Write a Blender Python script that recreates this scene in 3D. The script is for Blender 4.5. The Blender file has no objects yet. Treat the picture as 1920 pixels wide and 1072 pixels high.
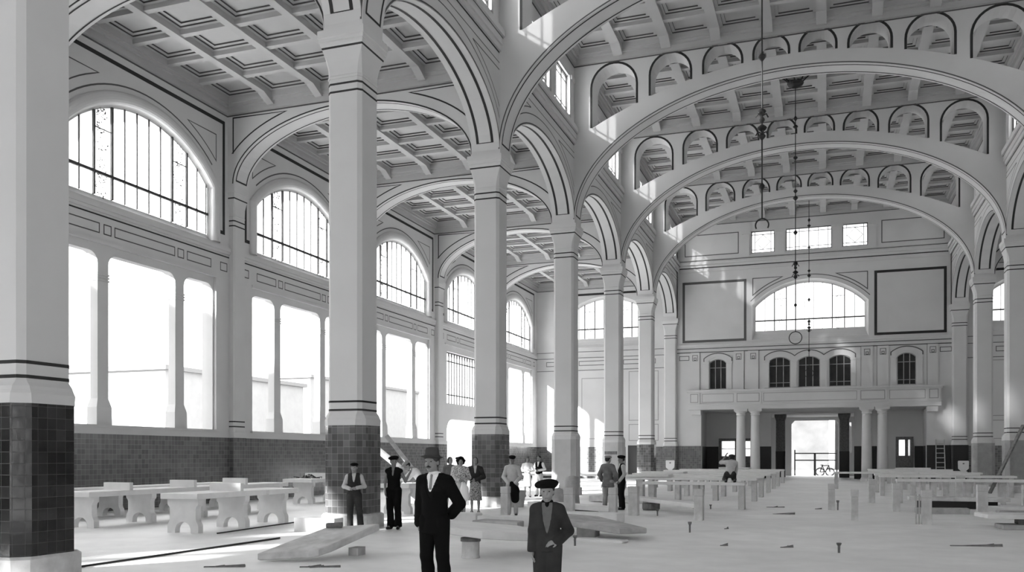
# Unfinished market hall, black and white, around 1930
import bpy, bmesh, math, random
import numpy as np
from mathutils import Vector, Matrix
from mathutils.geometry import tessellate_polygon

S = bpy.context.scene
COL = S.collection
rnd = random.Random(7)
PI = math.pi

# ------------------------------------------------------------------ constants (metres)
XC = -1.115                      # nave axis
XL, XR = -10.30, 8.07            # column rows
BAY = 8.95
YE = 63.0                        # end wall
XW = -20.25                      # outer wall of the left aisle
def YK(k): return 18.15 + BAY * (k - 1)

# ------------------------------------------------------------------ materials
def newmat(name):
    m = bpy.data.materials.new(name); m.use_nodes = True
    nt = m.node_tree; nt.nodes.clear()
    out = nt.nodes.new('ShaderNodeOutputMaterial')
    return m, nt, out

def N(nt, t, **kw):
    n = nt.nodes.new(t)
    for k, v in kw.items():
        if hasattr(n, k): setattr(n, k, v)
        else: n.inputs[k].default_value = v
    return n

def g(v): return (v, v, v, 1.0)

def mat(name, val, rough=0.8, var=0.0, scale=1.5, bump=0.0, bscale=40.0, spec=0.3, stain=0.0, metal=0.0):
    m, nt, out = newmat(name)
    b = N(nt, 'ShaderNodeBsdfPrincipled')
    b.inputs['Base Color'].default_value = g(val)
    b.inputs['Roughness'].default_value = rough
    b.inputs['Specular IOR Level'].default_value = spec
    b.inputs['Metallic'].default_value = metal
    nt.links.new(b.outputs[0], out.inputs[0])
    if var or stain or bump:
        tc = N(nt, 'ShaderNodeTexCoord')
    if var or stain:
        no = N(nt, 'ShaderNodeTexNoise'); no.inputs['Scale'].default_value = scale; no.inputs['Detail'].default_value = 6
        nt.links.new(tc.outputs['Object'], no.inputs['Vector'])
        mr = N(nt, 'ShaderNodeMapRange'); mr.inputs[1].default_value = 0.3; mr.inputs[2].default_value = 0.7
        mr.inputs[3].default_value = max(0, val * (1 - var)); mr.inputs[4].default_value = min(1, val * (1 + var))
        nt.links.new(no.outputs['Fac'], mr.inputs[0])
        src = mr.outputs[0]
        if stain:
            n2 = N(nt, 'ShaderNodeTexNoise'); n2.inputs['Scale'].default_value = scale * 0.23; n2.inputs['Detail'].default_value = 9
            n2.inputs['Roughness'].default_value = 0.7
            nt.links.new(tc.outputs['Object'], n2.inputs['Vector'])
            r2 = N(nt, 'ShaderNodeMapRange'); r2.inputs[1].default_value = 0.42; r2.inputs[2].default_value = 0.62
            r2.inputs[3].default_value = 1 - stain; r2.inputs[4].default_value = 1.0
            nt.links.new(n2.outputs['Fac'], r2.inputs[0])
            mu = N(nt, 'ShaderNodeMath', operation='MULTIPLY')
            nt.links.new(src, mu.inputs[0]); nt.links.new(r2.outputs[0], mu.inputs[1]); src = mu.outputs[0]
        cb = N(nt, 'ShaderNodeCombineColor')
        for i in range(3): nt.links.new(src, cb.inputs[i])
        nt.links.new(cb.outputs[0], b.inputs['Base Color'])
    if bump:
        n3 = N(nt, 'ShaderNodeTexNoise'); n3.inputs['Scale'].default_value = bscale; n3.inputs['Detail'].default_value = 4
        nt.links.new(tc.outputs['Object'], n3.inputs['Vector'])
        bp = N(nt, 'ShaderNodeBump'); bp.inputs['Strength'].default_value = bump; bp.inputs['Distance'].default_value = 0.01
        nt.links.new(n3.outputs['Fac'], bp.inputs['Height']); nt.links.new(bp.outputs[0], b.inputs['Normal'])
    return m

def tilemat(name, lo, hi, mortar, size=0.15, rough=0.16):
    """glazed square tiles laid in a grid, one tone per tile, uv in metres"""
    m, nt, out = newmat(name)
    b = N(nt, 'ShaderNodeBsdfPrincipled'); nt.links.new(b.outputs[0], out.inputs[0])
    b.inputs['Roughness'].default_value = rough
    tc = N(nt, 'ShaderNodeTexCoord')
    br = N(nt, 'ShaderNodeTexBrick'); br.offset = 0.0; br.squash = 1.0
    br.inputs['Scale'].default_value = 1.0
    br.inputs['Brick Width'].default_value = size; br.inputs['Row Height'].default_value = size
    br.inputs['Mortar Size'].default_value = 0.0035; br.inputs['Mortar Smooth'].default_value = 0.3
    br.inputs['Color1'].default_value = g(lo); br.inputs['Color2'].default_value = g(hi); br.inputs['Mortar'].default_value = g(mortar)
    nt.links.new(tc.outputs['UV'], br.inputs['Vector'])
    nt.links.new(br.outputs['Color'], b.inputs['Base Color'])
    mr = N(nt, 'ShaderNodeMapRange'); mr.inputs[3].default_value = rough; mr.inputs[4].default_value = 0.8
    nt.links.new(br.outputs['Fac'], mr.inputs[0]); nt.links.new(mr.outputs[0], b.inputs['Roughness'])
    no = N(nt, 'ShaderNodeTexNoise'); no.inputs['Scale'].default_value = 5.0
    nt.links.new(tc.outputs['Object'], no.inputs['Vector'])
    ad = N(nt, 'ShaderNodeMath', operation='MULTIPLY_ADD'); ad.inputs[1].default_value = -0.6
    nt.links.new(br.outputs['Fac'], ad.inputs[0]); nt.links.new(no.outputs['Fac'], ad.inputs[2])
    bp = N(nt, 'ShaderNodeBump'); bp.inputs['Strength'].default_value = 0.35; bp.inputs['Distance'].default_value = 0.006
    nt.links.new(ad.outputs[0], bp.inputs['Height']); nt.links.new(bp.outputs[0], b.inputs['Normal'])
    return m

def frosted(name, val, through=0.0):
    m, nt, out = newmat(name)
    t = N(nt, 'ShaderNodeBsdfTranslucent'); t.inputs['Color'].default_value = g(val)
    if through:
        c = N(nt, 'ShaderNodeBsdfTransparent'); mx = N(nt, 'ShaderNodeMixShader'); mx.inputs[0].default_value = through
        nt.links.new(t.outputs[0], mx.inputs[1]); nt.links.new(c.outputs[0], mx.inputs[2]); nt.links.new(mx.outputs[0], out.inputs[0])
    else:
        nt.links.new(t.outputs[0], out.inputs[0])
    return m

M = {}
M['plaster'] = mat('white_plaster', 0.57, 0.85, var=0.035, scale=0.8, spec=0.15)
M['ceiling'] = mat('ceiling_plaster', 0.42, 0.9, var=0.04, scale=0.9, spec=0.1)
M['dark'] = mat('dark_line_paint', 0.035, 0.7, spec=0.2)
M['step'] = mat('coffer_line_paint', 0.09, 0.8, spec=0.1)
M['thin'] = mat('grey_line_paint', 0.11, 0.8, spec=0.1)
M['tile'] = tilemat('grey_glazed_tile', 0.06, 0.14, 0.24)
M['walltile'] = tilemat('wall_glazed_tile', 0.085, 0.15, 0.32, rough=0.2)
M['blacktile'] = tilemat('black_glazed_tile', 0.004, 0.007, 0.012, rough=0.5)
M['deeptile'] = tilemat('dark_glazed_tile', 0.012, 0.03, 0.06, rough=0.12)
M['cement'] = mat('raw_cement', 0.36, 0.9, var=0.15, scale=3.0, stain=0.2)
M['palebase'] = mat('pale_cement', 0.46, 0.9, var=0.06, scale=3.0)
M['floor'] = mat('floor_cement', 0.80, 0.55, var=0.05, scale=1.6, stain=0.10, bump=0.25, bscale=9, spec=0.4)
M['stone'] = mat('white_stone', 0.70, 0.75, var=0.06, scale=4.0, bump=0.1, spec=0.2)
M['stone2'] = mat('weathered_stone', 0.60, 0.8, var=0.10, scale=6.0, stain=0.18, bump=0.15, spec=0.2)
M['stone3'] = mat('darker_stone', 0.45, 0.8, var=0.12, scale=5.0, stain=0.2, spec=0.2)  # darker grey stone; plain grey except where the right pile uses it for shade
M['iron'] = mat('dark_iron', 0.012, 0.5, spec=0.4)
M['bar'] = mat('window_bar_iron', 0.06, 0.6)
M['glass'] = frosted('frosted_glass', 0.93, 0.06)
M['clear'] = frosted('window_glass', 0.95, 0.27)
M['ornament'] = frosted('stained_glass', 0.06)
M['darkglass'] = mat('unlit_window_glass', 0.018, 0.35, var=0.5, scale=2.0, spec=0.3)
M['wood'] = mat('grey_wood', 0.16, 0.8, var=0.3, scale=9.0)
M['palewood'] = mat('pale_wood', 0.42, 0.8, var=0.2, scale=9.0)
M['paper'] = mat('white_enamel', 0.75, 0.4)
M['ground'] = mat('street_ground', 0.25, 0.95, var=0.1)
M['facade'] = mat('neighbour_facade', 0.72, 0.9, var=0.04)
M['facade2'] = mat('grey_facade', 0.30, 0.9, var=0.05)
M['facade3'] = mat('dark_stone_facade', 0.065, 0.9, var=0.2, scale=0.6); M['faint'] = mat('relief_shade_line', 0.30, 0.85)  # faint: grey lines put the shade of embossed panel edges into colour
M['roofing'] = mat('roof_cover', 0.2, 0.9)

# ------------------------------------------------------------------ mesh builder
class MB:
    def __init__(s): s.v = []; s.f = []; s.m = []
    def add(s, pts, mi=0):
        n = len(s.v); s.v += [tuple(p) for p in pts]; s.f.append(tuple(range(n, n + len(pts)))); s.m.append(mi)
    def grid(s, rows, mi=0, closed=False, rings=False):
        n0 = len(s.v); w = len(rows[0])
        for r in rows: s.v += [tuple(p) for p in r]
        for i in range(len(rows) - (0 if rings else 1)):
            i2 = (i + 1) % len(rows)
            for j in range(w - (0 if closed else 1)):
                j2 = (j + 1) % w
                s.f.append((n0 + i * w + j, n0 + i * w + j2, n0 + i2 * w + j2, n0 + i2 * w + j)); s.m.append(mi)
    def box(s, x0, x1, y0, y1, z0, z1, mi=0):
        p = [(x, y, z) for z in (z0, z1) for y in (y0, y1) for x in (x0, x1)]
        n = len(s.v); s.v += p
        for q in ((0, 2, 3, 1), (4, 5, 7, 6), (0, 1, 5, 4), (2, 6, 7, 3), (0, 4, 6, 2), (1, 3, 7, 5)):
            s.f.append(tuple(n + i for i in q)); s.m.append(mi)
    def hexa(s, b, t, mi=0):
        """bottom quad, top quad"""
        n = len(s.v); s.v += [tuple(p) for p in b] + [tuple(p) for p in t]; k = len(b)
        s.f.append(tuple(n + i for i in reversed(range(k)))); s.f.append(tuple(n + k + i for i in range(k))); s.m += [mi, mi]
        for i in range(k):
            j = (i + 1) % k
            s.f.append((n + i, n + j, n + k + j, n + k + i)); s.m.append(mi)
    def prism(s, outer, fn, w0, w1, mi=0, holes=(), side=None):
        """2d outline (with holes) extruded along w; fn(u, v, w) -> xyz"""
        side = mi if side is None else side
        loops = [list(outer)] + [list(h) for h in holes]
        flat = [p for l in loops for p in l]
        if len(loops) == 1 and len(outer) == 4: tris = [(0, 1, 2, 3)]
        else: tris = tessellate_polygon([[Vector((p[0], p[1], 0)) for p in l] for l in loops])
        for w in (w0, w1):
            n = len(s.v); s.v += [tuple(fn(p[0], p[1], w)) for p in flat]
            for t in tris:
                s.f.append(tuple(n + i for i in (t if w == w1 else tuple(reversed(t))))); s.m.append(mi)
        for l in loops:
            for i in range(len(l)):
                a, b = l[i], l[(i + 1) % len(l)]
                s.add([fn(a[0], a[1], w0), fn(b[0], b[1], w0), fn(b[0], b[1], w1), fn(a[0], a[1], w1)], side)
    def ribbon(s, pts, width, fn, w, mi=1, closed=False):
        """flat painted line of even width on a plane"""
        P = [Vector((p[0], p[1])) for p in pts]; n = len(P); L = []; R = []
        for i in range(n):
            a = P[i - 1] if (closed or i > 0) else None
            b = P[(i + 1) % n] if (closed or i < n - 1) else None
            d1 = (P[i] - a).normalized() if a is not None else None
            d2 = (b - P[i]).normalized() if b is not None else None
            if d1 is None: d1 = d2
            if d2 is None: d2 = d1
            n1 = Vector((-d1.y, d1.x)); n2 = Vector((-d2.y, d2.x)); m = n1 + n2
            if m.length < 1e-6: m = n1
            m.normalize(); k = max(0.35, m.dot(n1)); o = m * (width / 2 / k)
            L.append(P[i] + o); R.append(P[i] - o)
        for i in range(n if closed else n - 1):
            j = (i + 1) % n
            s.add([fn(L[i].x, L[i].y, w), fn(R[i].x, R[i].y, w), fn(R[j].x, R[j].y, w), fn(L[j].x, L[j].y, w)], mi)
    def rect(s, u0, u1, v0, v1, width, fn, w, mi=1):
        s.ribbon([(u0, v0), (u1, v0), (u1, v1), (u0, v1)], width, fn, w, mi, True)
    def strip3(s, pts, half, mi=1):
        """ribbon through 3d points; half = list of half-width vectors"""
        for i in range(len(pts) - 1):
            a, b = Vector(pts[i]), Vector(pts[i + 1]); h, k = Vector(half[i]), Vector(half[i + 1])
            s.add([a - h, a + h, b + k, b - k], mi)
    def ubox(s, fn, u0, u1, v0, v1, w0, w1, mi=0):
        p = [fn(u, v, w) for w in (w0, w1) for v in (v0, v1) for u in (u0, u1)]
        n = len(s.v); s.v += [tuple(q) for q in p]
        for q in ((0, 2, 3, 1), (4, 5, 7, 6), (0, 1, 5, 4), (2, 6, 7, 3), (0, 4, 6, 2), (1, 3, 7, 5)):
            s.f.append(tuple(n + i for i in q)); s.m.append(mi)
    def tube(s, pts, r, n=8, mi=0, closed=False, caps=True):
        P = [Vector(p) for p in pts]; m = len(P); rr = r if isinstance(r, (list, tuple)) else [r] * m
        rows = []; up = None
        for i in range(m):
            if closed: d = P[(i + 1) % m] - P[i - 1]
            else: d = P[min(i + 1, m - 1)] - P[max(i - 1, 0)]
            d.normalize()
            if up is None:
                up = Vector((0, 0, 1)) if abs(d.z) < 0.9 else Vector((1, 0, 0))
            x = d.cross(up).normalized(); y = x.cross(d).normalized(); up = y
            rows.append([P[i] + (x * math.cos(2 * PI * k / n) + y * math.sin(2 * PI * k / n)) * rr[i] for k in range(n)])
        s.grid(rows, mi, closed=True, rings=closed)
        if caps and not closed:
            s.add(list(reversed(rows[0])), mi); s.add(rows[-1], mi)
    def lathe(s, prof, c=(0, 0, 0), n=16, mi=0):
        rows = [[(c[0] + r * math.cos(2 * PI * k / n), c[1] + r * math.sin(2 * PI * k / n), c[2] + z) for k in range(n)] for r, z in prof]
        s.grid(rows, mi, closed=True)
        if prof[0][0] > 1e-4: s.add(list(reversed(rows[0])), mi)
        if prof[-1][0] > 1e-4: s.add(rows[-1], mi)
    def octa(s, secs, cx, cy, sx=1.0, sy=1.0, caps=True):
        """stack of chamfered squares: (half, chamfer, z, material)"""
        def ring(h, c, z):
            hx, hy = h * sx, h * sy; c = max(c, 0.002)
            return [(cx + x, cy + y, z) for x, y in ((-hx + c, -hy), (hx - c, -hy), (hx, -hy + c), (hx, hy - c), (hx - c, hy), (-hx + c, hy), (-hx, hy - c), (-hx, -hy + c))]
        for a, b in zip(secs[:-1], secs[1:]):
            s.grid([ring(a[0], a[1], a[2]), ring(b[0], b[1], b[2])], a[3], closed=True)
        if caps:
            s.add(list(reversed(ring(*secs[0][:3]))), secs[0][3]); s.add(ring(*secs[-1][:3]), secs[-2][3])
    def mesh(s, name, mats, origin=(0, 0, 0), mirror=False, smooth=False, merge=False):
        me = bpy.data.meshes.new(name)
        o = origin
        if mirror:
            v = [(2 * XC - p[0] - o[0], p[1] - o[1], p[2] - o[2]) for p in s.v]; f = [tuple(reversed(q)) for q in s.f]
        else:
            v = [(p[0] - o[0], p[1] - o[1], p[2] - o[2]) for p in s.v]; f = s.f
        me.from_pydata(v, [], f)
        for m in mats: me.materials.append(M[m] if isinstance(m, str) else m)
        me.polygons.foreach_set('material_index', s.m)
        if smooth: me.polygons.foreach_set('use_smooth', [True] * len(f))
        uvl = me.uv_layers.new(name='UVMap').data
        for p in me.polygons:
            nz = p.normal
            if abs(nz.z) > 0.9: tx, ty = Vector((1, 0, 0)), Vector((0, 1, 0))
            else:
                tx = Vector((-nz.y, nz.x, 0)).normalized(); ty = Vector((0, 0, 1))
            for li in p.loop_indices:
                co = me.vertices[me.loops[li].vertex_index].co
                uvl[li].uv = (co.dot(tx) + 40.0, co.dot(ty) + 40.0)
        me.update()
        if merge or smooth:
            bm = bmesh.new(); bm.from_mesh(me); bmesh.ops.remove_doubles(bm, verts=bm.verts, dist=1e-5); bm.to_mesh(me); bm.free()
        return me
    def build(s, name, mats, parent=None, origin=None, mirror=False, smooth=False, local=False, merge=False):
        """verts are in world space unless local; origin or the parent's place becomes the object's origin"""
        if parent is not None and not local: org = tuple(parent.location)
        elif origin is not None: org = origin
        else: org = (0, 0, 0)
        me = s.mesh(name, mats, org, mirror, smooth, merge)
        ob = bpy.data.objects.new(name, me); COL.objects.link(ob)
        if parent is not None: ob.parent = parent
        elif origin is not None: ob.location = origin
        return ob

def struct(o): o['kind'] = 'structure'; return o
def tag(o, label, cat, group=None, kind='thing'):
    o['label'] = label; o['category'] = cat; o['kind'] = kind
    if group: o['group'] = group
    return o
def empty(name, loc, label, cat, group=None, rz=0.0):
    o = bpy.data.objects.new(name, None); COL.objects.link(o); o.location = loc; o.rotation_euler = (0, 0, rz)
    o.empty_display_size = 0.2
    return tag(o, label, cat, group)
def copy_tree(o, parent=None):
    c = o.copy(); COL.objects.link(c)
    if parent is not None: c.parent = parent
    for ch in list(o.children): copy_tree(ch, c)
    return c

def fX(x0, sgn=1):
    return lambda u, v, w: (x0 + sgn * w, u, v)      # wall along Y, w into the room
def fY(y0, sgn=-1):
    return lambda u, v, w: (u, y0 + sgn * w, v)      # wall along X, w towards the camera
def ell(a, b, zc, n=40, c=0.0, t0=0.0, t1=PI):
    return [(c + a * math.cos(t0 + (t1 - t0) * i / n), zc + b * math.sin(t0 + (t1 - t0) * i / n)) for i in range(n + 1)]
def box2(u0, u1, v0, v1): return [(u0, v0), (u1, v0), (u1, v1), (u0, v1)]
def rtop(u0, u1, v0, v1, r, n=5):
    """opening with rounded upper corners"""
    p = [(u0, v0), (u1, v0)]
    p += [(u1 - r + r * math.cos(PI / 2 * i / n), v1 - r + r * math.sin(PI / 2 * i / n)) for i in range(n + 1)]
    p += [(u0 + r - r * math.sin(PI / 2 * i / n), v1 - r + r * math.cos(PI / 2 * i / n)) for i in range(n + 1)]
    return p
def segm(hw, vb, c0, R, n=24, c=0.0):
    """opening with straight jambs and a segmental head: half width, bottom, arc centre height, radius"""
    t = math.asin(min(1, hw / R))
    return [(c - hw, vb), (c + hw, vb)] + [(c + R * math.sin(t - 2 * t * i / n), c0 + R * math.cos(t - 2 * t * i / n)) for i in range(n + 1)]

# =================================================================== THE SETTING
AW = 0.48                        # half thickness of the arcade walls
SPR = 11.29                      # underside of the walls above the capitals

def coffers(mb, x0, x1, y0, y1, zb, xs, bw=0.27, ny=5, cw=0.20, cor=0.26, haunch=True):
    # cornice round the bay
    for a, z0, z1 in ((cor, zb - 0.02, zb + 0.5), (cor * 0.75, zb - 0.12, zb - 0.02), (cor * 0.4, zb - 0.34, zb - 0.12)):
        mb.box(x0, x1, y0, y0 + a, z0, z1); mb.box(x0, x1, y1 - a, y1, z0, z1)
        mb.box(x0, x0 + a, y0 + a, y1 - a, z0, z1); mb.box(x1 - a, x1, y0 + a, y1 - a, z0, z1)
    a = 0.014; z0, z1 = zb - 0.40, zb - 0.355
    mb.box(x0, x1, y0, y0 + a, z0, z1, 2); mb.box(x0, x1, y1 - a, y1, z0, z1, 2); mb.box(x0, x0 + a, y0 + a, y1 - a, z0, z1, 2); mb.box(x1 - a, x1, y0 + a, y1 - a, z0, z1, 2)
    ya, yb = y0 + cor, y1 - cor
    for x in xs:
        mb.box(x - bw / 2, x + bw / 2, ya, yb, zb, zb + 0.5)
        if haunch:
            for s, e in ((1, ya), (-1, yb)):
                mb.prism([(e - s * cor, zb - 0.22), (e - s * cor * 0.3, zb - 0.22), (e + s * 0.45, zb - 0.001), (e - s * cor, zb - 0.001)], lambda u, v, w: (x + w, u, v), -bw / 2 - 0.002, bw / 2 + 0.002)
    ed = [x0 + cor] + [v for x in xs for v in (x - bw / 2, x + bw / 2)] + [x1 - cor]
    st = (yb - ya) / ny
    for i in range(0, len(ed), 2):
        a, b = ed[i], ed[i + 1]
        for j in range(1, ny): mb.box(a, b, ya + st * j - cw / 2, ya + st * j + cw / 2, zb + 0.05, zb + 0.5)
        for j in range(ny):
            c = ya + st * j + (cw / 2 if j else 0); e = ya + st * (j + 1) - (cw / 2 if j < ny - 1 else 0)
            z = zb + 0.19
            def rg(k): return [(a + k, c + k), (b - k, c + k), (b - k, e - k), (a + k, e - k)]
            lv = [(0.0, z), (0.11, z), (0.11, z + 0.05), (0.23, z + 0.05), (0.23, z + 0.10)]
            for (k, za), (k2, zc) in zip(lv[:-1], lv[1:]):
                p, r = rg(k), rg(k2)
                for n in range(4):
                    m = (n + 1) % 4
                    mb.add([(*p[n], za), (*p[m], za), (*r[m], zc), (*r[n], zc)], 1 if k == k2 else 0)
            mb.add([(*p, z + 0.10) for p in rg(0.23)], 0)

# ---- floor and street
mb = MB(); mb.box(-20.9, 18.7, -9.5, 79.2, -0.3, 0.0)
struct(mb.build('floor', ['floor']))
mb = MB()
mb.box(-140, -20.9, -90, 170, -0.5, -0.06); mb.box(18.7, 140, -90, 170, -0.5, -0.06); mb.box(-20.9, 18.7, 79.2, 170, -0.5, -0.06); mb.box(-20.9, 18.7, -90, -9.5, -0.5, -0.06)
struct(mb.build('ground', ['ground']))

# ---- coffered ceilings
mb = MB()
for k in range(0, 6):
    ya = YK(k) + (0.42 if k else 0.42); yb = YK(k + 1) - 0.42 if k < 5 else YE
    coffers(mb, XW, XL - AW, ya, yb, 14.2, [-18.35, -16.40, -14.46, -12.50])
mb.box(XW - 0.6, XL - AW, -8.7, YE + 0.6, 14.72, 14.9)
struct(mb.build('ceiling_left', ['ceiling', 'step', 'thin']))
mb = MB()
for k in range(1, 6):
    ya = YK(k) + 0.42; yb = YK(k + 1) - 0.42 if k < 5 else YE
    coffers(mb, XW, XL - AW, ya, yb, 14.2, [-18.35, -16.40, -14.46, -12.50])
mb.box(XW - 0.6, XL - AW, -8.7, YE + 0.6, 14.72, 14.9)
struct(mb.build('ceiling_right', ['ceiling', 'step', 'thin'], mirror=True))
mb = MB()
for k in range(1, 6):
    ya = YK(k) + AW; yb = YK(k + 1) - AW if k < 5 else YE
    coffers(mb, XL + AW, XR - AW, ya, yb, 18.12, [XC + 1.95 * n - 0.975 for n in range(-3, 5)], bw=0.38, cw=0.24, cor=0.30)
mb.box(XL - AW, XR + AW, -8.7, YE + 0.6, 18.72, 18.9)
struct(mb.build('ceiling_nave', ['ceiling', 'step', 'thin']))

# ---- arcade walls between nave and aisles (arches below, clerestory lights above)
CLER = [(-3.25, -1.1), (-0.42, 0.42), (1.1, 3.25)]
def arcade(name, mirror):
    mb = MB(); fn = fX(XL, 1)
    for k in range(-2, 6):
        y0, y1 = YK(k), YK(k + 1); yc = (y0 + y1) / 2; yend = y1 if k < 5 else YE
        if k == 5: yc = (y0 + AW + YE - 0.45) / 2
        a = (y1 - y0) / 2 - AW if k < 5 else (YE - 0.45 - y0 - AW) / 2
        arch = ell(a, 2.1, 11.45, 28, yc, PI, 0)
        outer = [(y0, SPR), (yc - a, SPR)] + arch + [(yc + a, SPR), (yend, SPR), (yend, 14.74), (y0, 14.74)]
        holes = [box2(yc + p, yc + q, 15.5, 17.1) for p, q in CLER]
        mb.prism(outer, fn, -AW, AW, 0)
        mb.prism(box2(y0, yend, 14.735, 18.75), fn, AW - 0.3, AW, 0, holes)
        if k < 0: continue
        # dark framed panel along the soffit
        pts, hw = [], []
        inner = ell(a - 0.006, 2.1 - 0.006, 11.45, 36, yc, PI - 0.11, 0.11)
        for off in (-0.25, 0.25):
            mb.strip3([(XL + off, u, v) for u, v in inner], [(0.045, 0, 0)] * len(inner), 1)
        for (u, v) in (inner[0], inner[-1]):
            mb.strip3([(XL - 0.29, u, v + 0.04), (XL + 0.29, u, v + 0.04)], [(0, 0, 0.045)] * 2, 1)
        for s in (1, -1):          # archivolt, spandrel lines and mouldings on the nave face and the aisle face
            w = s * (AW + 0.004)
            mb.ribbon(ell(a + 0.05, 2.15, 11.45, 32, yc, PI, 0), 0.05, fn, s * (AW + 0.006), 2)
            mb.ribbon(ell(a + 0.36, 2.50, 11.45, 32, yc, 0.12, PI - 0.12), 0.035, fn, w, 2)
            for e in (1, -1):
                U = yc + e * (a + 0.22)
                arc = [(yc + e * (a + 0.62) * math.cos(t), 11.45 + 2.72 * math.sin(t)) for t in [0.42 + 0.085 * i for i in range(10)]]
                tri = [(U, 11.45 + 2.72 * math.sin(0.42))] + [p for p in arc if abs(p[0] - yc) < a + 0.2] 
                tri += [(tri[-1][0], 13.98), (U, 13.98)]
                mb.ribbon(tri, 0.035, fn, w, 2, True)
            if s < 0: continue
            mb.ubox(fn, y0, yend, 14.55, 14.72, AW, AW + 0.07); mb.ubox(fn, y0, yend, 14.72, 14.98, AW, AW + 0.13); mb.ubox(fn, y0, yend, 14.98, 15.2, AW, AW + 0.2)
            mb.ubox(fn, y0, yend, 15.2, 15.28, AW, AW + 0.12)
            mb.ribbon([(y0, 14.52), (yend, 14.52)], 0.05, fn, w, 1); mb.ribbon([(y0, 14.95), (yend, 14.95)], 0.035, fn, AW + 0.135, 2)
            mb.ribbon([(y0, 14.2), (yend, 14.2)], 0.03, fn, w, 2)
            for p, q in CLER:
                for u in (p, q): mb.ubox(fn, yc + u - 0.07, yc + u + 0.07, 15.5, 17.1, AW - 0.02, AW + 0.05)
            for u in (-0.76, 0.76, -3.5, 3.5):
                mb.ubox(fn, yc + u - 0.2, yc + u + 0.2, 15.3, 17.1, AW, AW + 0.06); mb.ubox(fn, yc + u - 0.26, yc + u + 0.26, 16.95, 17.12, AW, AW + 0.12)
    return struct(mb.build(name, ['plaster', 'dark', 'thin'], mirror=mirror))
arcade('wall_arcade_left', False); arcade('wall_arcade_right', True)

WN = [0]
def win_name(): WN[0] += 1; return 'window_%d' % WN[0]
def glazing(fn, u0, u1, v0, v1, w, bars_u, bars_v, mat_='clear', mirror=False, diamond=False, th=0.034):
    mb = MB(); mb.ubox(fn, u0, u1, v0, v1, w - 0.012, w)
    o = struct(mb.build(win_name(), [mat_], mirror=mirror))
    mb = MB()
    for u in bars_u: mb.ubox(fn, u - th / 2, u + th / 2, v0, v1, w, w + 0.05)
    for v in bars_v: mb.ubox(fn, u0, u1, v - th / 2, v + th / 2, w + 0.002, w + 0.048)
    for a, b, c, d in ((u0, u1, v0, v0 + 0.05), (u0, u1, v1 - 0.05, v1), (u0, u0 + 0.05, v0, v1), (u1 - 0.05, u1, v0, v1)):
        mb.ubox(fn, a, b, c, d, w - 0.02, w + 0.06)
    if diamond:
        cu, cv = (u0 + u1) / 2, (v0 + v1) / 2; h = (v1 - v0) / 2 - 0.26
        mb.ribbon([(cu - h, cv), (cu, cv + h), (cu + h, cv), (cu, cv - h)], th, fn, w + 0.03, 0, True)
        mb.ribbon([(cu - h, cv), (cu, cv + h), (cu + h, cv), (cu, cv - h)], th, fn, w + 0.012, 0, True)
    mb.build('window_bars', ['bar'], o, mirror=mirror)
    return o
for mir in (False, True):
    for k in range(1, 6):
        yc = (YK(k) + YK(k + 1)) / 2 if k < 5 else (YK(5) + AW + YE - 0.45) / 2
        for i, (p, q) in enumerate(CLER):
            bu = [yc + p + (q - p) * t for t in ((0.33, 0.67) if q - p > 1 else (0.5,))]
            glazing(fX(XL, 1), yc + p, yc + q, 15.5, 17.1, AW - 0.16, bu, [15.78, 16.82], mirror=mir)

# ---- columns
def column(k, right, base, label):
    x, y = (XR if right else XL), YK(k)
    t = empty('column', (x, y, 0), label, 'column', 'columns of the two nave arcades')
    mb = MB(); mb.octa([(0.58, 0.16, 0, 0), (0.58, 0.16, 0.30, 0), (0.55, 0.18, 0.335, 0)], x, y); mb.build('plinth', ['stone2'], t)
    mb = MB(); mb.octa([(0.525, 0.18, 0.335, 0), (0.525, 0.18, 2.34, 0)], x, y); mb.build('tiled_base', [base], t)
    mb = MB(); mb.octa([(0.53, 0.18, 2.34, 0), (0.53, 0.17, 2.47, 0), (0.505, 0.15, 2.52, 0), (0.49, 0.14, 2.57, 0), (0.45, 0.10, 2.62, 0), (0.43, 0.085, 2.65, 0), (0.43, 0.085, 10.3, 0)], x, y)
    for z in (2.67, 2.86, 9.9, 10.08): mb.octa([(0.435, 0.086, z, 1), (0.435, 0.086, z + 0.045, 1)], x, y)
    mb.build('shaft', ['plaster', 'dark'], t)
    mb = MB(); mb.octa([(0.445, 0.085, 10.22, 0), (0.445, 0.085, 10.27, 0), (0.432, 0.08, 10.3, 0), (0.436, 0.07, 10.45, 0), (0.452, 0.05, 10.6, 0), (0.478, 0.025, 10.74, 0), (0.505, 0.006, 10.86, 0), (0.515, 0.004, 10.88, 1), (0.522, 0.004, 10.925, 0), (0.545, 0.004, 10.97, 0), (0.55, 0.004, 11.02, 0), (0.57, 0.004, 11.03, 0), (0.575, 0.004, 11.1, 0), (0.592, 0.004, 11.12, 0), (0.592, 0.004, SPR - 0.004, 0)], x, y)
    mb.build('capital', ['plaster', 'dark'], t)
    return t
column(0, False, 'deeptile', 'big pale column with near-black tiled base at the left edge of the photo')
column(1, False, 'tile', 'column with grey tiled base behind the two men in waistcoats')
column(2, False, 'tile', 'column with grey tiled base behind the two women in patterned skirts')
column(3, False, 'palebase', 'column with untiled pale base behind the boy in a beret')
column(4, False, 'palebase', 'column with untiled pale base behind the two men in talk')
column(5, False, 'tile', 'farthest free column on the window side, dark tiled base beside dark doorway')
column(3, True, 'cement', 'column of the right arcade nearest the viewer')
column(4, True, 'cement', 'column at the right edge of the photo with leaning plank')
column(5, True, 'cement', 'right arcade column with grey cement base beside the white basin')

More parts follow.
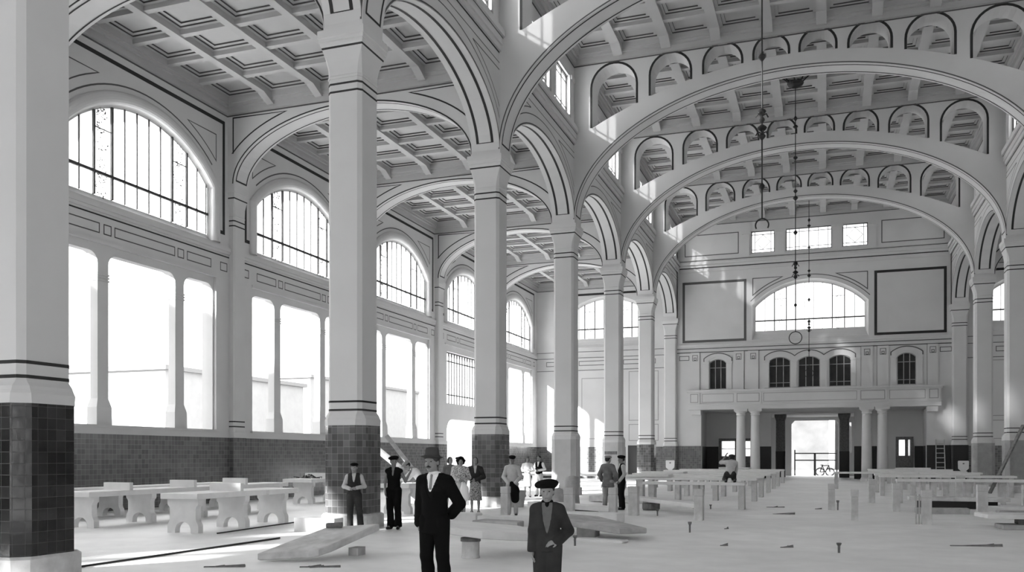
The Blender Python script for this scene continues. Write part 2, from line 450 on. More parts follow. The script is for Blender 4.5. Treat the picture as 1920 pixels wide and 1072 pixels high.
# ---- pierced arch walls across the nave
def extr(x): return 17.03 - 17.5 + math.sqrt(17.5 ** 2 - x * x)
def transverse(k, label):
    mb = MB(); y = YK(k); H = XR - XL; h = H / 2 - AW
    fn = lambda u, v, w: (XC + u, y - w, v)
    a = h - 0.03
    outer = [(-h, SPR), (-a, SPR)] + ell(a, 5.05, 11.45, 64, 0, PI, 0) + [(a, SPR), (h, SPR), (h, 18.72), (-h, 18.72)]
    holes = []
    for p, q in ((0.24, 1.46), (1.98, 3.38), (3.95, 5.50), (6.12, 7.92)):
        for s in (1, -1):
            m, r = s * (p + q) / 2, (q - p) / 2; top = 17.62 + 0.2 * (1 - (m / 7.5) ** 2)
            arc = [(m + r * math.cos(PI * i / 16), top - r + r * math.sin(PI * i / 16)) for i in range(17)]
            bot = [(m - r + 2 * r * i / 4, extr(m - r + 2 * r * i / 4)) for i in range(5)]
            holes.append(bot + arc)
            arc2 = [(m + (r + 0.05) * math.cos(PI * i / 16), top - r + (r + 0.05) * math.sin(PI * i / 16)) for i in range(17)]
            for w in (AW + 0.006, -AW - 0.006):
                mb.ribbon([(m + r + 0.05, extr(m + r))] + arc2 + [(m - r - 0.05, extr(m - r))], 0.09, fn, w, 1)
    mb.prism(outer, fn, -AW, AW, 0, holes)
    inner = ell(a - 0.006, 5.044, 11.45, 72, 0, PI - 0.04, 0.04)
    for off in (-0.33, 0.33): mb.strip3([fn(u, v, off) for u, v in inner], [(0, 0.032, 0)] * len(inner), 1)
    for u, v in (inner[0], inner[-1]): mb.strip3([fn(u, v, -0.36), fn(u, v, 0.36)], [(0, 0, 0.03)] * 2, 1)
    mb.ribbon(ell(a + 0.04, 5.09, 11.45, 64, 0, PI, 0), 0.04, fn, AW + 0.006, 2)
    o = mb.build('wall_transverse_arch', ['plaster', 'dark', 'thin'], origin=(XC, y, SPR))
    return struct(o)
transverse(1, 'nearest pierced arch wall, only its foot in view above the first tiled column')
transverse(2, 'large pierced arch wall springing from the column behind the patterned skirts')
transverse(3, 'pierced arch wall with round-headed openings springing from the untiled column behind the boy')
transverse(4, 'third full arch wall towards the far end, springing from the column behind two talking men')
transverse(5, 'farthest pierced arch wall, just before the balcony end wall')

# ---- arches across the aisles
def aisle_arch(k, label, mirror=False):
    mb = MB(); y = YK(k); fn = fY(y)
    c = (XW + 0.22 + XL - AW) / 2; a = (XL - AW - XW - 0.22) / 2 - 0.05
    outer = [(XW, SPR), (c - a, SPR)] + ell(a, 2.25, 11.4, 40, c, PI, 0) + [(c + a, SPR), (XL - AW, SPR), (XL - AW, 14.7), (XW, 14.7)]
    mb.prism(outer, fn, -0.42, 0.42)
    for w in (0.426, -0.426):
        mb.ribbon(ell(a + 0.04, 2.29, 11.4, 40, c, PI, 0), 0.045, fn, w, 1)
        for e in (1, -1):
            U = c + e * (a + 0.02)
            arc = [(c + e * (a + 0.5) * math.cos(t), 11.4 + 2.62 * math.sin(t)) for t in [0.43 + 0.065 * i for i in range(14)]]
            arc = [p for p in arc if p[1] < 13.72]
            mb.ribbon([(U, arc[0][1])] + arc + [(U, 13.74)], 0.05, fn, w, 1, True)
    inner = ell(a - 0.006, 2.244, 11.4, 44, c, PI - 0.06, 0.06)
    for off in (-0.3, 0.3): mb.strip3([fn(u, v, off) for u, v in inner], [(0, 0.025, 0)] * len(inner), 1)
    for u, v in (inner[0], inner[-1]): mb.strip3([fn(u, v, -0.32), fn(u, v, 0.32)], [(0, 0, 0.03)] * 2, 1)
    org = (2 * XC - c if mirror else c, y, SPR)
    o = mb.build('wall_aisle_arch', ['plaster', 'dark', 'thin'], origin=org, mirror=mirror)
    return struct(o)
for k, l in ((1, 'nearest aisle arch, entering the photo at its top left corner'), (2, 'aisle arch springing between the first and second lunette windows'), (3, 'aisle arch between the second and third lunette windows'),
             (4, 'aisle arch between the third and fourth lunette windows'), (5, 'farthest aisle arch, before the last lunette window')): aisle_arch(k, l)
aisle_arch(4, 'arch of the right aisle behind the column at the right edge', True)
aisle_arch(5, 'arch of the right aisle glimpsed between the two right columns', True)

# ---- lunettes
def orn(mb, fn, u0, u1, v, w, seed):
    """leaded flower sprig"""
    r = random.Random(seed); cu = (u0 + u1) / 2; hw = (u1 - u0) / 2 - 0.06
    for i in range(64):
        t = r.random(); du = (r.random() * 2 - 1) * hw * (1 - 0.55 * abs(2 * t - 1)); dv = (t - 0.5) * 0.75
        a = r.random() * PI; s = 0.014 + 0.03 * r.random() ** 2; b = s * 0.5
        ca, sa = math.cos(a), math.sin(a)
        p = [(cu + du + s * ca, v + dv + s * sa), (cu + du - b * sa, v + dv + b * ca), (cu + du - s * ca, v + dv - s * sa), (cu + du + b * sa, v + dv - b * ca)]
        mb.prism(p, fn, w, w + 0.012)
def lunette(fn, c, hw, vb, cz, R, thick, thin, bar, w, mirror=False, seed=1):
    mb = MB(); mb.prism(segm(hw + 0.03, vb - 0.03, cz, R + 0.03, 28, c), fn, w - 0.012, w)
    o = struct(mb.build(win_name(), ['glass'], mirror=mirror))
    mb = MB()
    def topv(u): return cz + math.sqrt(max(0.01, R * R - (u - c) ** 2))
    for s in (1, -1):
        for t in thick: u = c + s * t; mb.ubox(fn, u - 0.034, u + 0.034, vb, topv(u) + 0.02, w, w + 0.07)
        for t in thin: u = c + s * t; mb.ubox(fn, u - 0.018, u + 0.018, vb, topv(u) + 0.02, w + 0.002, w + 0.04)
    mb.ubox(fn, c - hw, c + hw, bar - 0.045, bar + 0.045, w + 0.004, w + 0.074)
    tm = (thick[0] + thick[1]) / 2; h = abs(thick[0] - thick[1]) / 2
    for s in (1, -1):
        u = c + s * tm; v = topv(u) - 0.62
        mb.ubox(fn, u - h, u + h, v - 0.014, v + 0.014, w + 0.002, w + 0.04)
    mb.build('window_bars', ['bar'], o, mirror=mirror)
    mb = MB()
    for i, s in enumerate((1, -1)):
        u = c + s * tm
        for j, v in enumerate((topv(u) - 0.35, topv(u) - 0.95, bar - 0.35, bar + 0.12)): orn(mb, fn, u - h, u + h, v, w + 0.001, seed * 31 + i * 7 + j)
    mb.build('sprig_ornament', ['ornament'], o, mirror=mirror)
    return o
def splay(mb, fn, c, hw, vb, cz, R, ow, ovb, w, n=24):
    """rounded reveal from the wall face down to the glass"""
    rows = []
    for i in range(5):
        t = math.sin(PI / 2 * i / 4); d = 1 - math.cos(PI / 2 * i / 4)
        k = t; h2 = ow + (hw - ow) * d; b2 = ovb + (vb - ovb) * d; ww = w * k
        rows.append([fn(u, v, ww) for u, v in segm(h2, b2, cz, R + (h2 - hw), n, c)])
    mb.grid(rows, 0, closed=True)

# ---- outer aisle walls
L_HW, L_VB, L_CZ, L_R = 3.1, 9.38, 8.18, 4.19
def outer_wall(name, mirror, first, door_bay):
    mb = MB(); fn = fX(XW, 1)
    for k in range(first, 6):
        y0 = YK(k); y1 = YK(k + 1) if k < 5 else YE; yc = YK(k) + BAY / 2
        door = k == door_bay
        holes = [segm(3.22, 9.19, L_CZ, L_R + 0.12, 24, yc)]
        if door:
            holes += [box2(yc - 3.2, yc + 3.2, 4.63, 7.6)]
            bo = [(yc - 3.2, 0.0), (yc - 3.2, 3.0)] + [(yc - 3.2 + 0.75 * (1 - math.cos(PI / 2 * i / 6)), 3.0 + 0.75 * math.sin(PI / 2 * i / 6)) for i in range(1, 7)]
            bo += [(yc + 3.2 - 0.75 * (1 - math.cos(PI / 2 * i / 6)), 3.0 + 0.75 * math.sin(PI / 2 * i / 6)) for i in range(6, 0, -1)] + [(yc + 3.2, 3.0), (yc + 3.2, 0.0)]
            outer = [(y0, 0), *bo, (y1, 0), (y1, 14.8), (y0, 14.8)]
        else:
            holes += [box2(yc - 3.43, yc + 3.43, 2.57, 7.95)]
            outer = box2(y0, y1, 0, 14.8)
        mb.prism(outer, fn, -0.6, 0, 0, holes)
        splay(mb, fn, yc, L_HW, L_VB, L_CZ, L_R, 3.22, 9.19, -0.14)
        rows = []
        for i in range(9):
            o = 0.10 + 0.20 * (1 - math.cos(PI * i / 8)); q = segm(L_HW + o, 9.19, L_CZ, L_R + o, 24, yc)
            rows.append([fn(u, v, 0.13 * math.sin(PI * i / 8)) for u, v in q[1:] + q[:1]])
        mb.grid(rows, 0)
        if not door:
            ops = [rtop(yc - 1.46, yc + 1.46, 2.58, 7.7, 0.32), rtop(yc + 1.88, yc + 3.36, 2.58, 7.7, 0.32), rtop(yc - 3.36, yc - 1.88, 2.58, 7.7, 0.32)]
            mb.prism(box2(yc - 3.43, yc + 3.43, 2.571, 7.949), fn, -0.38, -0.1, 0, ops)
            for s in (1, -1):
                u = yc + s * 1.67
                mb.hexa([fn(u - 0.3, 2.57, -0.42), fn(u + 0.3, 2.57, -0.42), fn(u + 0.3, 2.57, -0.04), fn(u - 0.3, 2.57, -0.04)], [fn(u - 0.29, 3.1, -0.42), fn(u + 0.29, 3.1, -0.42), fn(u + 0.29, 3.1, -0.05), fn(u - 0.29, 3.1, -0.05)])
                mb.hexa([fn(u - 0.29, 3.1, -0.42), fn(u + 0.29, 3.1, -0.42), fn(u + 0.29, 3.1, -0.05), fn(u - 0.29, 3.1, -0.05)], [fn(u - 0.21, 3.36, -0.38), fn(u + 0.21, 3.36, -0.38), fn(u + 0.21, 3.36, -0.1), fn(u - 0.21, 3.36, -0.1)])
                for z in (6.86, 6.95, 7.04): mb.ubox(fn, u - 0.235, u + 0.235, z, z + 0.045, -0.4, -0.075)
            mb.ubox(fn, yc - 3.55, yc + 3.55, 2.5, 2.57, -0.5, 0.10)
        # tiled dado with white capping
        pr = [(y0, yc - 3.2), (yc + 3.2, y1)] if door else [(y0, y1)]
        for a, b in pr:
            mb.ubox(fn, a, b, 0, 2.30, 0.0, 0.03, 3); mb.ubox(fn, a, b, 2.30, 2.5, 0.0, 0.05)
        # frieze with painted panels
        mb.ubox(fn, y0, y1, 8.86, 8.96, 0, 0.05); mb.ubox(fn, y0, y1, 8.96, 9.1, 0, 0.09)
        mb.ubox(fn, yc - 3.46, yc + 3.46, 7.95, 8.04, 0, 0.04)
        mb.ribbon([(y0, 8.77), (y1, 8.77)], 0.045, fn, 0.006, 1)
        for a, b in ((-1.31, 1.31), (1.46, 1.74), (1.92, 3.14), (-1.74, -1.46), (-3.14, -1.92), (3.66, 4.02), (-4.02, -3.66)): mb.rect(yc + a, yc + b, 8.25, 8.53, 0.035, fn, 0.006, 2)
        # wide dark band hooked round the lunette, thin spandrel lines
        mb.ribbon([(yc - 3.56, 9.6), (yc - 3.84, 9.6), (yc - 3.84, 13.52), (yc + 3.84, 13.52), (yc + 3.84, 9.6), (yc + 3.56, 9.6)], 0.13, fn, 0.006, 1)
        for e in (1, -1):
            arc = [(e * u, L_CZ + math.sqrt(5.16 ** 2 - u * u)) for u in [3.42 - 0.25 * i for i in range(8)]]
            arc = [p for p in arc if p[1] < 12.95]
            mb.ribbon([(yc + p[0], p[1]) for p in arc] + [(yc + e * 1.95, 12.97), (yc + e * 3.42, 12.97)], 0.04, fn, 0.006, 2, True)
            hood = [(yc + 4.86 * math.sin(t), L_CZ + 4.86 * math.cos(t)) for t in [-0.72 + 0.06 * i for i in range(25)]]
        mb.ribbon(hood, 0.05, fn, 0.006, 2)
        if 0: mb.prism([(yc + r * math.sin(t), L_CZ + r * math.cos(t)) for r, ts in ((4.95, [-0.7 + 0.07 * i for i in range(21)]), (4.72, [0.7 - 0.07 * i for i in range(21)])) for t in ts], fn, 0, 0.04)
        # pilaster against the pier
        P = [(0.36, 0.03, 0.0, 3), (0.36, 0.03, 2.3, 3), (0.365, 0.03, 2.3, 0), (0.365, 0.03, 2.5, 0), (0.34, 0.05, 2.6, 0), (0.33, 0.05, 2.65, 0), (0.33, 0.05, 10.25, 0), (0.345, 0.05, 10.27, 0), (0.33, 0.05, 10.3, 0), (0.34, 0.05, 10.6, 0), (0.375, 0.02, 10.86, 0), (0.385, 0.01, 10.88, 1), (0.39, 0.01, 10.925, 0), (0.42, 0.01, 11.0, 0), (0.42, 0.01, 11.08, 0), (0.45, 0.01, 11.1, 0), (0.45, 0.01, SPR, 0)]
        if k > first or True: mb.octa(P, XW, y0, sx=0.68)
        for z in (2.68, 2.86, 9.9, 10.08): mb.octa([(0.335, 0.052, z, 1), (0.335, 0.052, z + 0.045, 1)], XW, y0, sx=0.68)
    o = struct(mb.build(name, ['plaster', 'dark', 'thin', 'walltile'], mirror=mirror))
    return o
outer_wall('wall_left', False, -2, 4)
outer_wall('wall_right', True, -2, 99)
for mir in (False, True):
    for k in range(-2, 6):
        yc = YK(k) + BAY / 2
        lunette(fX(XW, 1), yc, L_HW, L_VB, L_CZ, L_R, (1.31, 2.02), (0.26, 0.78, 2.56, 3.02), 10.07, -0.14, mir, k + (9 if mir else 0))
yc = YK(4) + BAY / 2
glazing(fX(XW, 1), yc - 3.2, yc + 3.2, 4.63, 7.6, -0.25, [yc - 3.2 + 0.4 * i for i in range(1, 16)], [5.17, 7.09], 'clear', th=0.07)

# ---- end wall
fe = fY(YE)
NC = -1.03
N_HW, N_VB, N_CZ, N_R = 3.49, 10.23, 8.56, 4.81
PO = (-8.19, 6.18, 4.85)         # porch opening
DW = [(-7.62, -6.47), (-3.62, -2.23), (-1.71, -0.33), (0.25, 1.63), (4.44, 5.56)]
TOPW = [(-4.80, -3.25), (-2.52, 0.42), (1.08, 2.65)]
def darkwin(a, b):
    c = (a + b) / 2; hw = (b - a) / 2
    R = (hw * hw + 0.25 ** 2) / 0.5
    return segm(hw, 6.28, 8.38 - R, R, 10, c)
mb = MB()
x0, x1 = XL - AW, XR + AW
outer = [(x0, 0), (PO[0], 0), (PO[0], PO[2]), (PO[1], PO[2]), (PO[1], 0), (x1, 0), (x1, 18.75), (x0, 18.75)]
holes = [segm(3.72, 9.58, N_CZ, N_R + 0.23, 24, NC)] + [box2(a, b, 15.55, 17.05) for a, b in TOPW] + [darkwin(a, b) for a, b in DW]
mb.prism(outer, fe, -0.6, 0, 0, holes)
splay(mb, fe, NC, N_HW, N_VB, N_CZ, N_R, 3.72, 9.58, -0.33)
struct(mb.build('wall_end', ['plaster'])); mb = MB()
for a, b in ((x0, PO[0]), (PO[1], x1)):
    mb.ubox(fe, a, b, 0, 2.34, 0, 0.025, 3 if a < 0 else 4)
mb.rect(-9.40, -5.20, 9.66, 13.74, 0.17, fe, 0.006, 5); mb.rect(3.13, 7.27, 9.66, 13.74, 0.17, fe, 0.008, 1)
for e in (1, -1):
    arc = [(NC + e * u, N_CZ + math.sqrt(5.5 ** 2 - u * u)) for u in [3.66 - 0.28 * i for i in range(10)]]
    arc = [p for p in arc if p[1] < 13.78]
    mb.ribbon(arc + [(NC + e * 1.72, 13.82), (NC + e * 3.66, 13.82)], 0.06, fe, 0.006, 2, True)
mb.ribbon([(NC + (N_R + 0.5) * math.sin(t), N_CZ + (N_R + 0.5) * math.cos(t)) for t in [-0.8 + 0.08 * i for i in range(21)]], 0.05, fe, 0.005, 2)
for a, b in ((-9.3, -5.66), (3.50, 7.2)): mb.rect(a, b, 15.64, 17.08, 0.06, fe, 0.006, 2)
for z0, z1, w in ((14.5, 14.62, 0.05), (14.82, 14.98, 0.08), (14.98, 15.12, 0.16), (15.12, 15.22, 0.10), (15.32, 15.42, 0.06)): mb.ubox(fe, x0 + 0.96, x1 - 0.96, z0, z1, 0, w)
mb.ribbon([(x0 + 0.96, 14.78), (x1 - 0.96, 14.78)], 0.06, fe, 0.006, 1)
mb.ribbon([(x0 + 0.96, 15.27), (x1 - 0.96, 15.27)], 0.035, fe, 0.006, 2)
for u in (-5.12, -2.89, 0.75, 2.95):
    hw = 0.22 if abs(u + 1) > 3 else 0.3
    mb.ubox(fe, u - hw, u + hw, 15.42, 17.05, 0, 0.07); mb.ubox(fe, u - hw - 0.08, u + hw + 0.08, 16.88, 17.1, 0, 0.14)
# gallery storey
for z0, z1, w in ((8.92, 9.0, 0.06), (9.18, 9.28, 0.06), (9.28, 9.42, 0.14)): mb.ubox(fe, x0 + 0.9, x1 - 0.9, z0, z1, 0, w)
mb.ribbon([(x0 + 0.9, 8.88), (x1 - 0.9, 8.88)], 0.06, fe, 0.006, 2); mb.ribbon([(x0 + 0.9, 9.14), (x1 - 0.9, 9.14)], 0.05, fe, 0.006, 2)
for e in (1, -1):
    for a, b in ((7.26, 7.88), (4.26, 4.94), (3.28, 3.98)):
        u0, u1 = sorted((NC + e * a, NC + e * b))
        mb.ubox(fe, u0, u1, 6.2, 8.86, 0, 0.07)
        cu = (u0 + u1) / 2; mb.rect(cu - 0.17, cu + 0.17, 8.3, 8.68, 0.035, fe, 0.076, 2); mb.rect(cu - 0.07, cu + 0.07, 8.34, 8.5, 0.04, fe, 0.076, 2)
        mb.ribbon([(u1 + 0.03 if e < 0 else u0 - 0.03, 6.25), (u1 + 0.03 if e < 0 else u0 - 0.03, 8.86)], 0.04, fe, 0.006, 6)
    u0, u1 = sorted((NC + e * 8.0, NC + e * 8.66)); mb.rect(u0, u1, 8.36, 8.64, 0.045, fe, 0.006, 2)
def hood(c, hw, z, rise, pts=12):
    R = (hw * hw + rise * rise) / (2 * rise); t = math.asin(hw / R)
    return [(c + R * math.sin(-t + 2 * t * i / pts), z + rise - R + R * math.cos(-t + 2 * t * i / pts)) for i in range(pts + 1)]
for c, hw in ((-7.04, 0.95), (5.0, 0.95)):
    p = hood(c, hw, 8.42, 0.36); mb.ribbon([(c - hw, 8.1)] + p + [(c + hw, 8.1)], 0.06, fe, 0.05, 2)
    mb.prism([(c - hw, 8.1)] + p + [(c + hw, 8.1)] + [(u, v) for u, v in reversed(hood(c, hw - 0.3, 8.22, 0.3))], fe, 0, 0.045)
    for s in (1, -1): mb.ubox(fe, c + s * 0.78 - 0.16, c + s * 0.78 + 0.16, 6.28, 8.05, 0, 0.06); mb.ubox(fe, c + s * 0.78 - 0.2, c + s * 0.78 + 0.2, 8.05, 8.2, 0, 0.1)
tri = hood(-2.93, 0.98, 8.42, 0.36) + hood(-1.02, 0.93, 8.42, 0.36)[1:] + hood(0.90, 0.98, 8.42, 0.36)[1:]
mb.ribbon([(-3.91, 8.1)] + tri + [(1.88, 8.1)], 0.06, fe, 0.05, 2)
for u in (-3.77, -1.97, -0.04, 1.76): mb.ubox(fe, u - 0.15, u + 0.15, 6.28, 8.02, 0, 0.06); mb.ubox(fe, u - 0.2, u + 0.2, 8.02, 8.16, 0, 0.1)
mb.box(PO[0] - 0.62, PO[0] + 0.02, YE - 0.45, YE, 4.5, 4.84); mb.box(PO[1] - 0.02, PO[1] + 0.62, YE - 0.45, YE, 4.5, 4.84)
# wall pilasters closing the two arcades
for x in (XL, XR):
    b = 3 if x < 0 else 4
    P = [(0.5, 0.1, 0.0, b), (0.5, 0.1, 2.34, b), (0.505, 0.1, 2.34, 0), (0.5, 0.1, 2.5, 0), (0.45, 0.08, 2.62, 0), (0.43, 0.08, 2.65, 0), (0.43, 0.08, 10.25, 0), (0.435, 0.07, 10.5, 0), (0.47, 0.03, 10.74, 0), (0.515, 0.01, 10.88, 1), (0.52, 0.01, 10.925, 0), (0.55, 0.01, 11.0, 0), (0.59, 0.01, 11.12, 0), (0.59, 0.01, SPR, 0)]
    mb.octa(P, x, YE, sy=0.8)
    for z in (2.67, 2.86, 9.9, 10.08): mb.octa([(0.435, 0.082, z, 1), (0.435, 0.082, z + 0.045, 1)], x, YE, sy=0.805)
    mb.box(x - AW, x + AW, YE - 0.42, YE, SPR, 18.7)
struct(mb.build('trim_1', ['plaster', 'dark', 'thin', 'walltile', 'blacktile', 'thin', 'faint']))
lunette(fe, NC, N_HW, N_VB, N_CZ, N_R, (1.47, 2.25), (0.28, 0.85, 2.88), 10.91, -0.33, seed=40)
glazing(fe, *TOPW[0], 15.55, 17.05, -0.12, [-4.56, -3.49], [15.79, 16.81], diamond=True)
glazing(fe, *TOPW[1], 15.55, 17.05, -0.12, [-2.28, -1.66, -1.05, -0.44, 0.18], [15.79, 16.81])
glazing(fe, *TOPW[2], 15.55, 17.05, -0.12, [1.33, 2.40], [15.79, 16.81], diamond=True)
for i, (a, b) in enumerate(DW):
    c = (a + b) / 2
    m2 = MB(); m2.prism(darkwin(a, b), fe, -0.22, -0.2)
    o = struct(m2.build(win_name(), ['darkglass']))
    m2 = MB()
    for u in (a + (b - a) * 0.345, a + (b - a) * 0.67): m2.ubox(fe, u - 0.025, u + 0.025, 6.28, 8.36, -0.2, -0.15)
    for z in ((6.62, 7.78) if i in (1, 3, 4) else (7.78,)): m2.ubox(fe, a, b, z - 0.02, z + 0.02, -0.198, -0.152)
    m2.prism([(u, v) for u, v in darkwin(a - 0.0, b + 0.0)], fe, -0.21, -0.14, 0, [[(c + (u - c) * 0.93, 6.34 + (v - 6.28) * 0.95) for u, v in darkwin(a, b)]])
    m2.build('window_bars', ['cement'], o)
    if i in (1, 3, 4):
        m2 = MB(); m2.ubox(fe, a + (b - a) * 0.345 + 0.03, a + (b - a) * 0.67 - 0.03, 6.64, 7.76, -0.199, -0.185); m2.build('dark_opening_panel', ['dark'], o)  # black panel gives the dark inside the open pane as colour

# aisle ends
for mir in (False, True):
    mb = MB(); c = -14.9
    xa, xb = XW - 0.6, XL - AW
    holes = [segm(2.9, 9.58, 8.56, 4.70, 20, c)]
    mb.prism([(xa, 0), (xb, 0), (xb, 14.8), (xa, 14.8)], fe, -0.6, 0, 0, holes)
    splay(mb, fe, c, 2.68, 10.23, 8.56, 4.47, 2.9, 9.58, -0.33, 20)
    mb.ubox(fe, xa, -13.55 if not mir else xb, 0, 2.30, 0, 0.03, 3); 
    if not mir: mb.ubox(fe, -12.3, xb, 0, 2.30, 0, 0.03, 3)
    mb.ribbon([(c - 2.95, 9.66), (c - 3.28, 9.66), (c - 3.28, 13.42), (c + 3.28, 13.42), (c + 3.28, 9.66), (c + 2.95, 9.66)], 0.16, fe, 0.006, 1)
    for z, w in ((9.3, 0.05), (8.86, 0.05), (7.95, 0.04)): mb.ubox(fe, xa + 0.6, xb, z, z + 0.1, 0, w); mb.ribbon([(xa + 0.6, z - 0.05), (xb, z - 0.05)], 0.04, fe, 0.006, 2)
    for a, b in ((-19.5, -18.3), (-17.0, -14.6), (-14.3, -13.98), (-13.7, -12.4), (-12.1, -11.4)): mb.rect(a, b, 8.26, 8.56, 0.045, fe, 0.006, 2)
    mb.rect(-16.8, -13.9, 2.9, 7.3, 0.05, fe, 0.006, 4); mb.rect(-13.3, -11.2, 4.2, 7.7, 0.05, fe, 0.006, 4); mb.rect(-13.3, -11.2, 2.75, 3.9, 0.05, fe, 0.006, 4)
    struct(mb.build('wall_end_right' if mir else 'wall_end_left', ['plaster', 'dark', 'thin', 'walltile', 'faint'], mirror=mir))
    lunette(fe, c, 2.68, 10.23, 8.56, 4.47, (1.0, 1.75), (0.33, 2.2), 10.91, -0.33, mir, 60 + mir)
# dark side doorway at the end of the left aisle
mb = MB(); mb.ubox(fe, -13.50, -13.36, 0, 2.52, 0, 0.12); mb.ubox(fe, -12.42, -12.28, 0, 2.52, 0, 0.12); mb.ubox(fe, -13.36, -12.42, 2.4, 2.52, 0, 0.12)
o = struct(mb.build('door_1', ['plaster']))
mb = MB(); mb.ubox(fe, -13.36, -12.42, 0.02, 2.4, 0.005, 0.05); mb.ubox(fe, -13.2, -12.58, 0.3, 1.1, 0.05, 0.065); mb.ubox(fe, -13.2, -12.58, 1.3, 2.2, 0.05, 0.065); mb.build('door_leaf', ['bar'], o)

# ---- porch behind the end wall
mb = MB(); yb = 68.0
mb.box(-8.75, -8.45, YE + 0.6, yb, 0, 9.3); mb.box(6.45, 6.75, YE + 0.6, yb, 0, 9.3)
fb = fY(yb)
hol = [box2(-7.33, -5.0, 1.62, 2.75)]
mb.prism([(-8.75, 0), (-3.75, 0), (-3.75, 4.75), (1.95, 4.75), (1.95, 0), (6.75, 0), (6.75, 9.3), (-8.75, 9.3)], fb, -0.4, 0, 0, [box2(-7.33, -5.0, 1.62, 2.75), box2(4.88, 5.62, 1.66, 2.79)])
for a, b in ((-8.45, -7.55), (-4.85, -3.75), (1.95, 4.15), (5.9, 6.45)): mb.ubox(fb, a, b, 0, 2.34, 0, 0.03, 1)
for x, s in ((-8.45, 1), (6.45, -1)): mb.box(min(x, x + s * 0.03), max(x, x + s * 0.03), YE + 0.6, yb, 0, 2.34, 1)
mb.box(-8.75, 6.75, YE + 0.6, yb + 10.6, 4.86, 5.15)          # porch ceiling
mb.box(-8.75, 6.75, YE + 0.6, yb, 9.2, 9.4)
# inner lobby
mb.box(-5.2, -4.9, yb + 0.4, 78, 0, 4.9); mb.box(3.2, 3.5, yb + 0.4, 78, 0, 4.9)
ft = fY(77.6)
mb.prism([(-5.2, 0), (-2.66, 0), (-2.66, 4.3), (-2.4, 4.58), (0.8, 4.58), (1.04, 4.3), (1.04, 0), (3.5, 0), (3.5, 4.9), (-5.2, 4.9)], ft, -0.4, 0, 0, [box2(1.86, 2.02, 1.9, 4.4)])
struct(mb.build('wall_porch', ['plaster', 'blacktile']))
for i, (a, b, c, d) in enumerate(((-7.33, -5.0, 1.62, 2.75), (4.88, 5.62, 1.66, 2.79))):
    m2 = MB(); m2.ubox(fb, a, b, c, d, -0.2, -0.188)
    o = struct(m2.build(win_name(), ['clear'])); m2 = MB()
    m2.prism(box2(a - 0.2, b + 0.2, 0.0, d + 0.2), fb, 0.03, 0.09, 0, [box2(a, b, c, d)])
    for u in (a + (b - a) * (0.46 if i == 0 else 0.68),): m2.ubox(fb, u - 0.1, u + 0.1, c, d, -0.1, 0.03)
    if i == 0: m2.ubox(fb, a, b, 2.15, 2.2, -0.1, 0.03)
    m2.build('window_frame', ['wood'], o)

# ---- wall behind the viewer, with a wide entrance and a lunette like the far end
mb = MB(); fk = fY(-8.7, 1)
mb.prism([(XW - 0.6, 0), (-7, 0), (-7, 4.8), (5, 4.8), (5, 0), (18.6, 0), (18.6, 18.75), (XW - 0.6, 18.75)], fk, -0.6, 0, 0, [segm(3.7, 9.6, 8.56, 5.04, 16, NC)])
struct(mb.build('wall_near', ['plaster']))

# ---- neighbours across the street, and two unseen blocks added to shade windows
def building(name, x0, x1, y0, y1, h, label, m='facade'):
    t = empty(name, ((x0 + x1) / 2, (y0 + y1) / 2, -0.06), label, 'building', None)
    mb = MB(); mb.box(x0, x1, y0, y1, -0.06, h); mb.build('wall', [m], t)
    mb = MB(); mb.box(x0 - 0.3, x1 + 0.3, y0 - 0.3, y1 + 0.3, h, h + 0.35); mb.build('roof', ['roofing'], t)
    return t

building('left_sun_blocker', -47, -35, -25, 6, 16.6, 'tall pale unseen block added to keep the low sun off the left windows')  # unseen; added and sized to block low sun at the near windows
building('right_light_blocker', 23, 36, -20, 60, 24, 'long unseen block added to cut daylight into the right aisle', 'facade2')  # unseen; added to reduce the light coming in from the right

# =================================================================== FURNITURE, STONES AND TOOLS
def slab_mesh(mb, poly, zc, th, gx=0.0, gy=0.0, ch=0.015, mi=0):
    """thick stone plate with eased edges; top plane z = zc + gx*(x-cx) + gy*(y-cy)"""
    cx = sum(p[0] for p in poly) / len(poly); cy = sum(p[1] for p in poly) / len(poly)
    def z(x, y): return zc + gx * (x - cx) + gy * (y - cy)
    def ins(p, k): return (p[0] + (cx - p[0]) * k, p[1] + (cy - p[1]) * k)
    r = max(0.05, min(math.hypot(p[0] - cx, p[1] - cy) for p in poly)); k = ch / r
    rings = [[(*ins(p, k), z(*p) - th) for p in poly], [(*p, z(*p) - th + ch) for p in poly], [(*p, z(*p) - ch) for p in poly], [(*ins(p, k), z(*p)) for p in poly]]
    mb.grid(rings, mi, closed=True); mb.add(list(reversed(rings[0])), mi); mb.add(rings[-1], mi)
    return min(z(*p) for p in poly) - th
def slab(poly, zc, th, label, gx=0.0, gy=0.0, m='stone', group=None, name='stone_slab', cat='stone slab'):
    mb = MB(); slab_mesh(mb, poly, zc, th, gx, gy)
    cx = sum(p[0] for p in poly) / len(poly); cy = sum(p[1] for p in poly) / len(poly)
    return tag(mb.build(name, [m], origin=(cx, cy, zc - th)), label, cat, group)
def R4(x0, x1, y0, y1): return [(x0, y0), (x1, y0), (x1, y1), (x0, y1)]

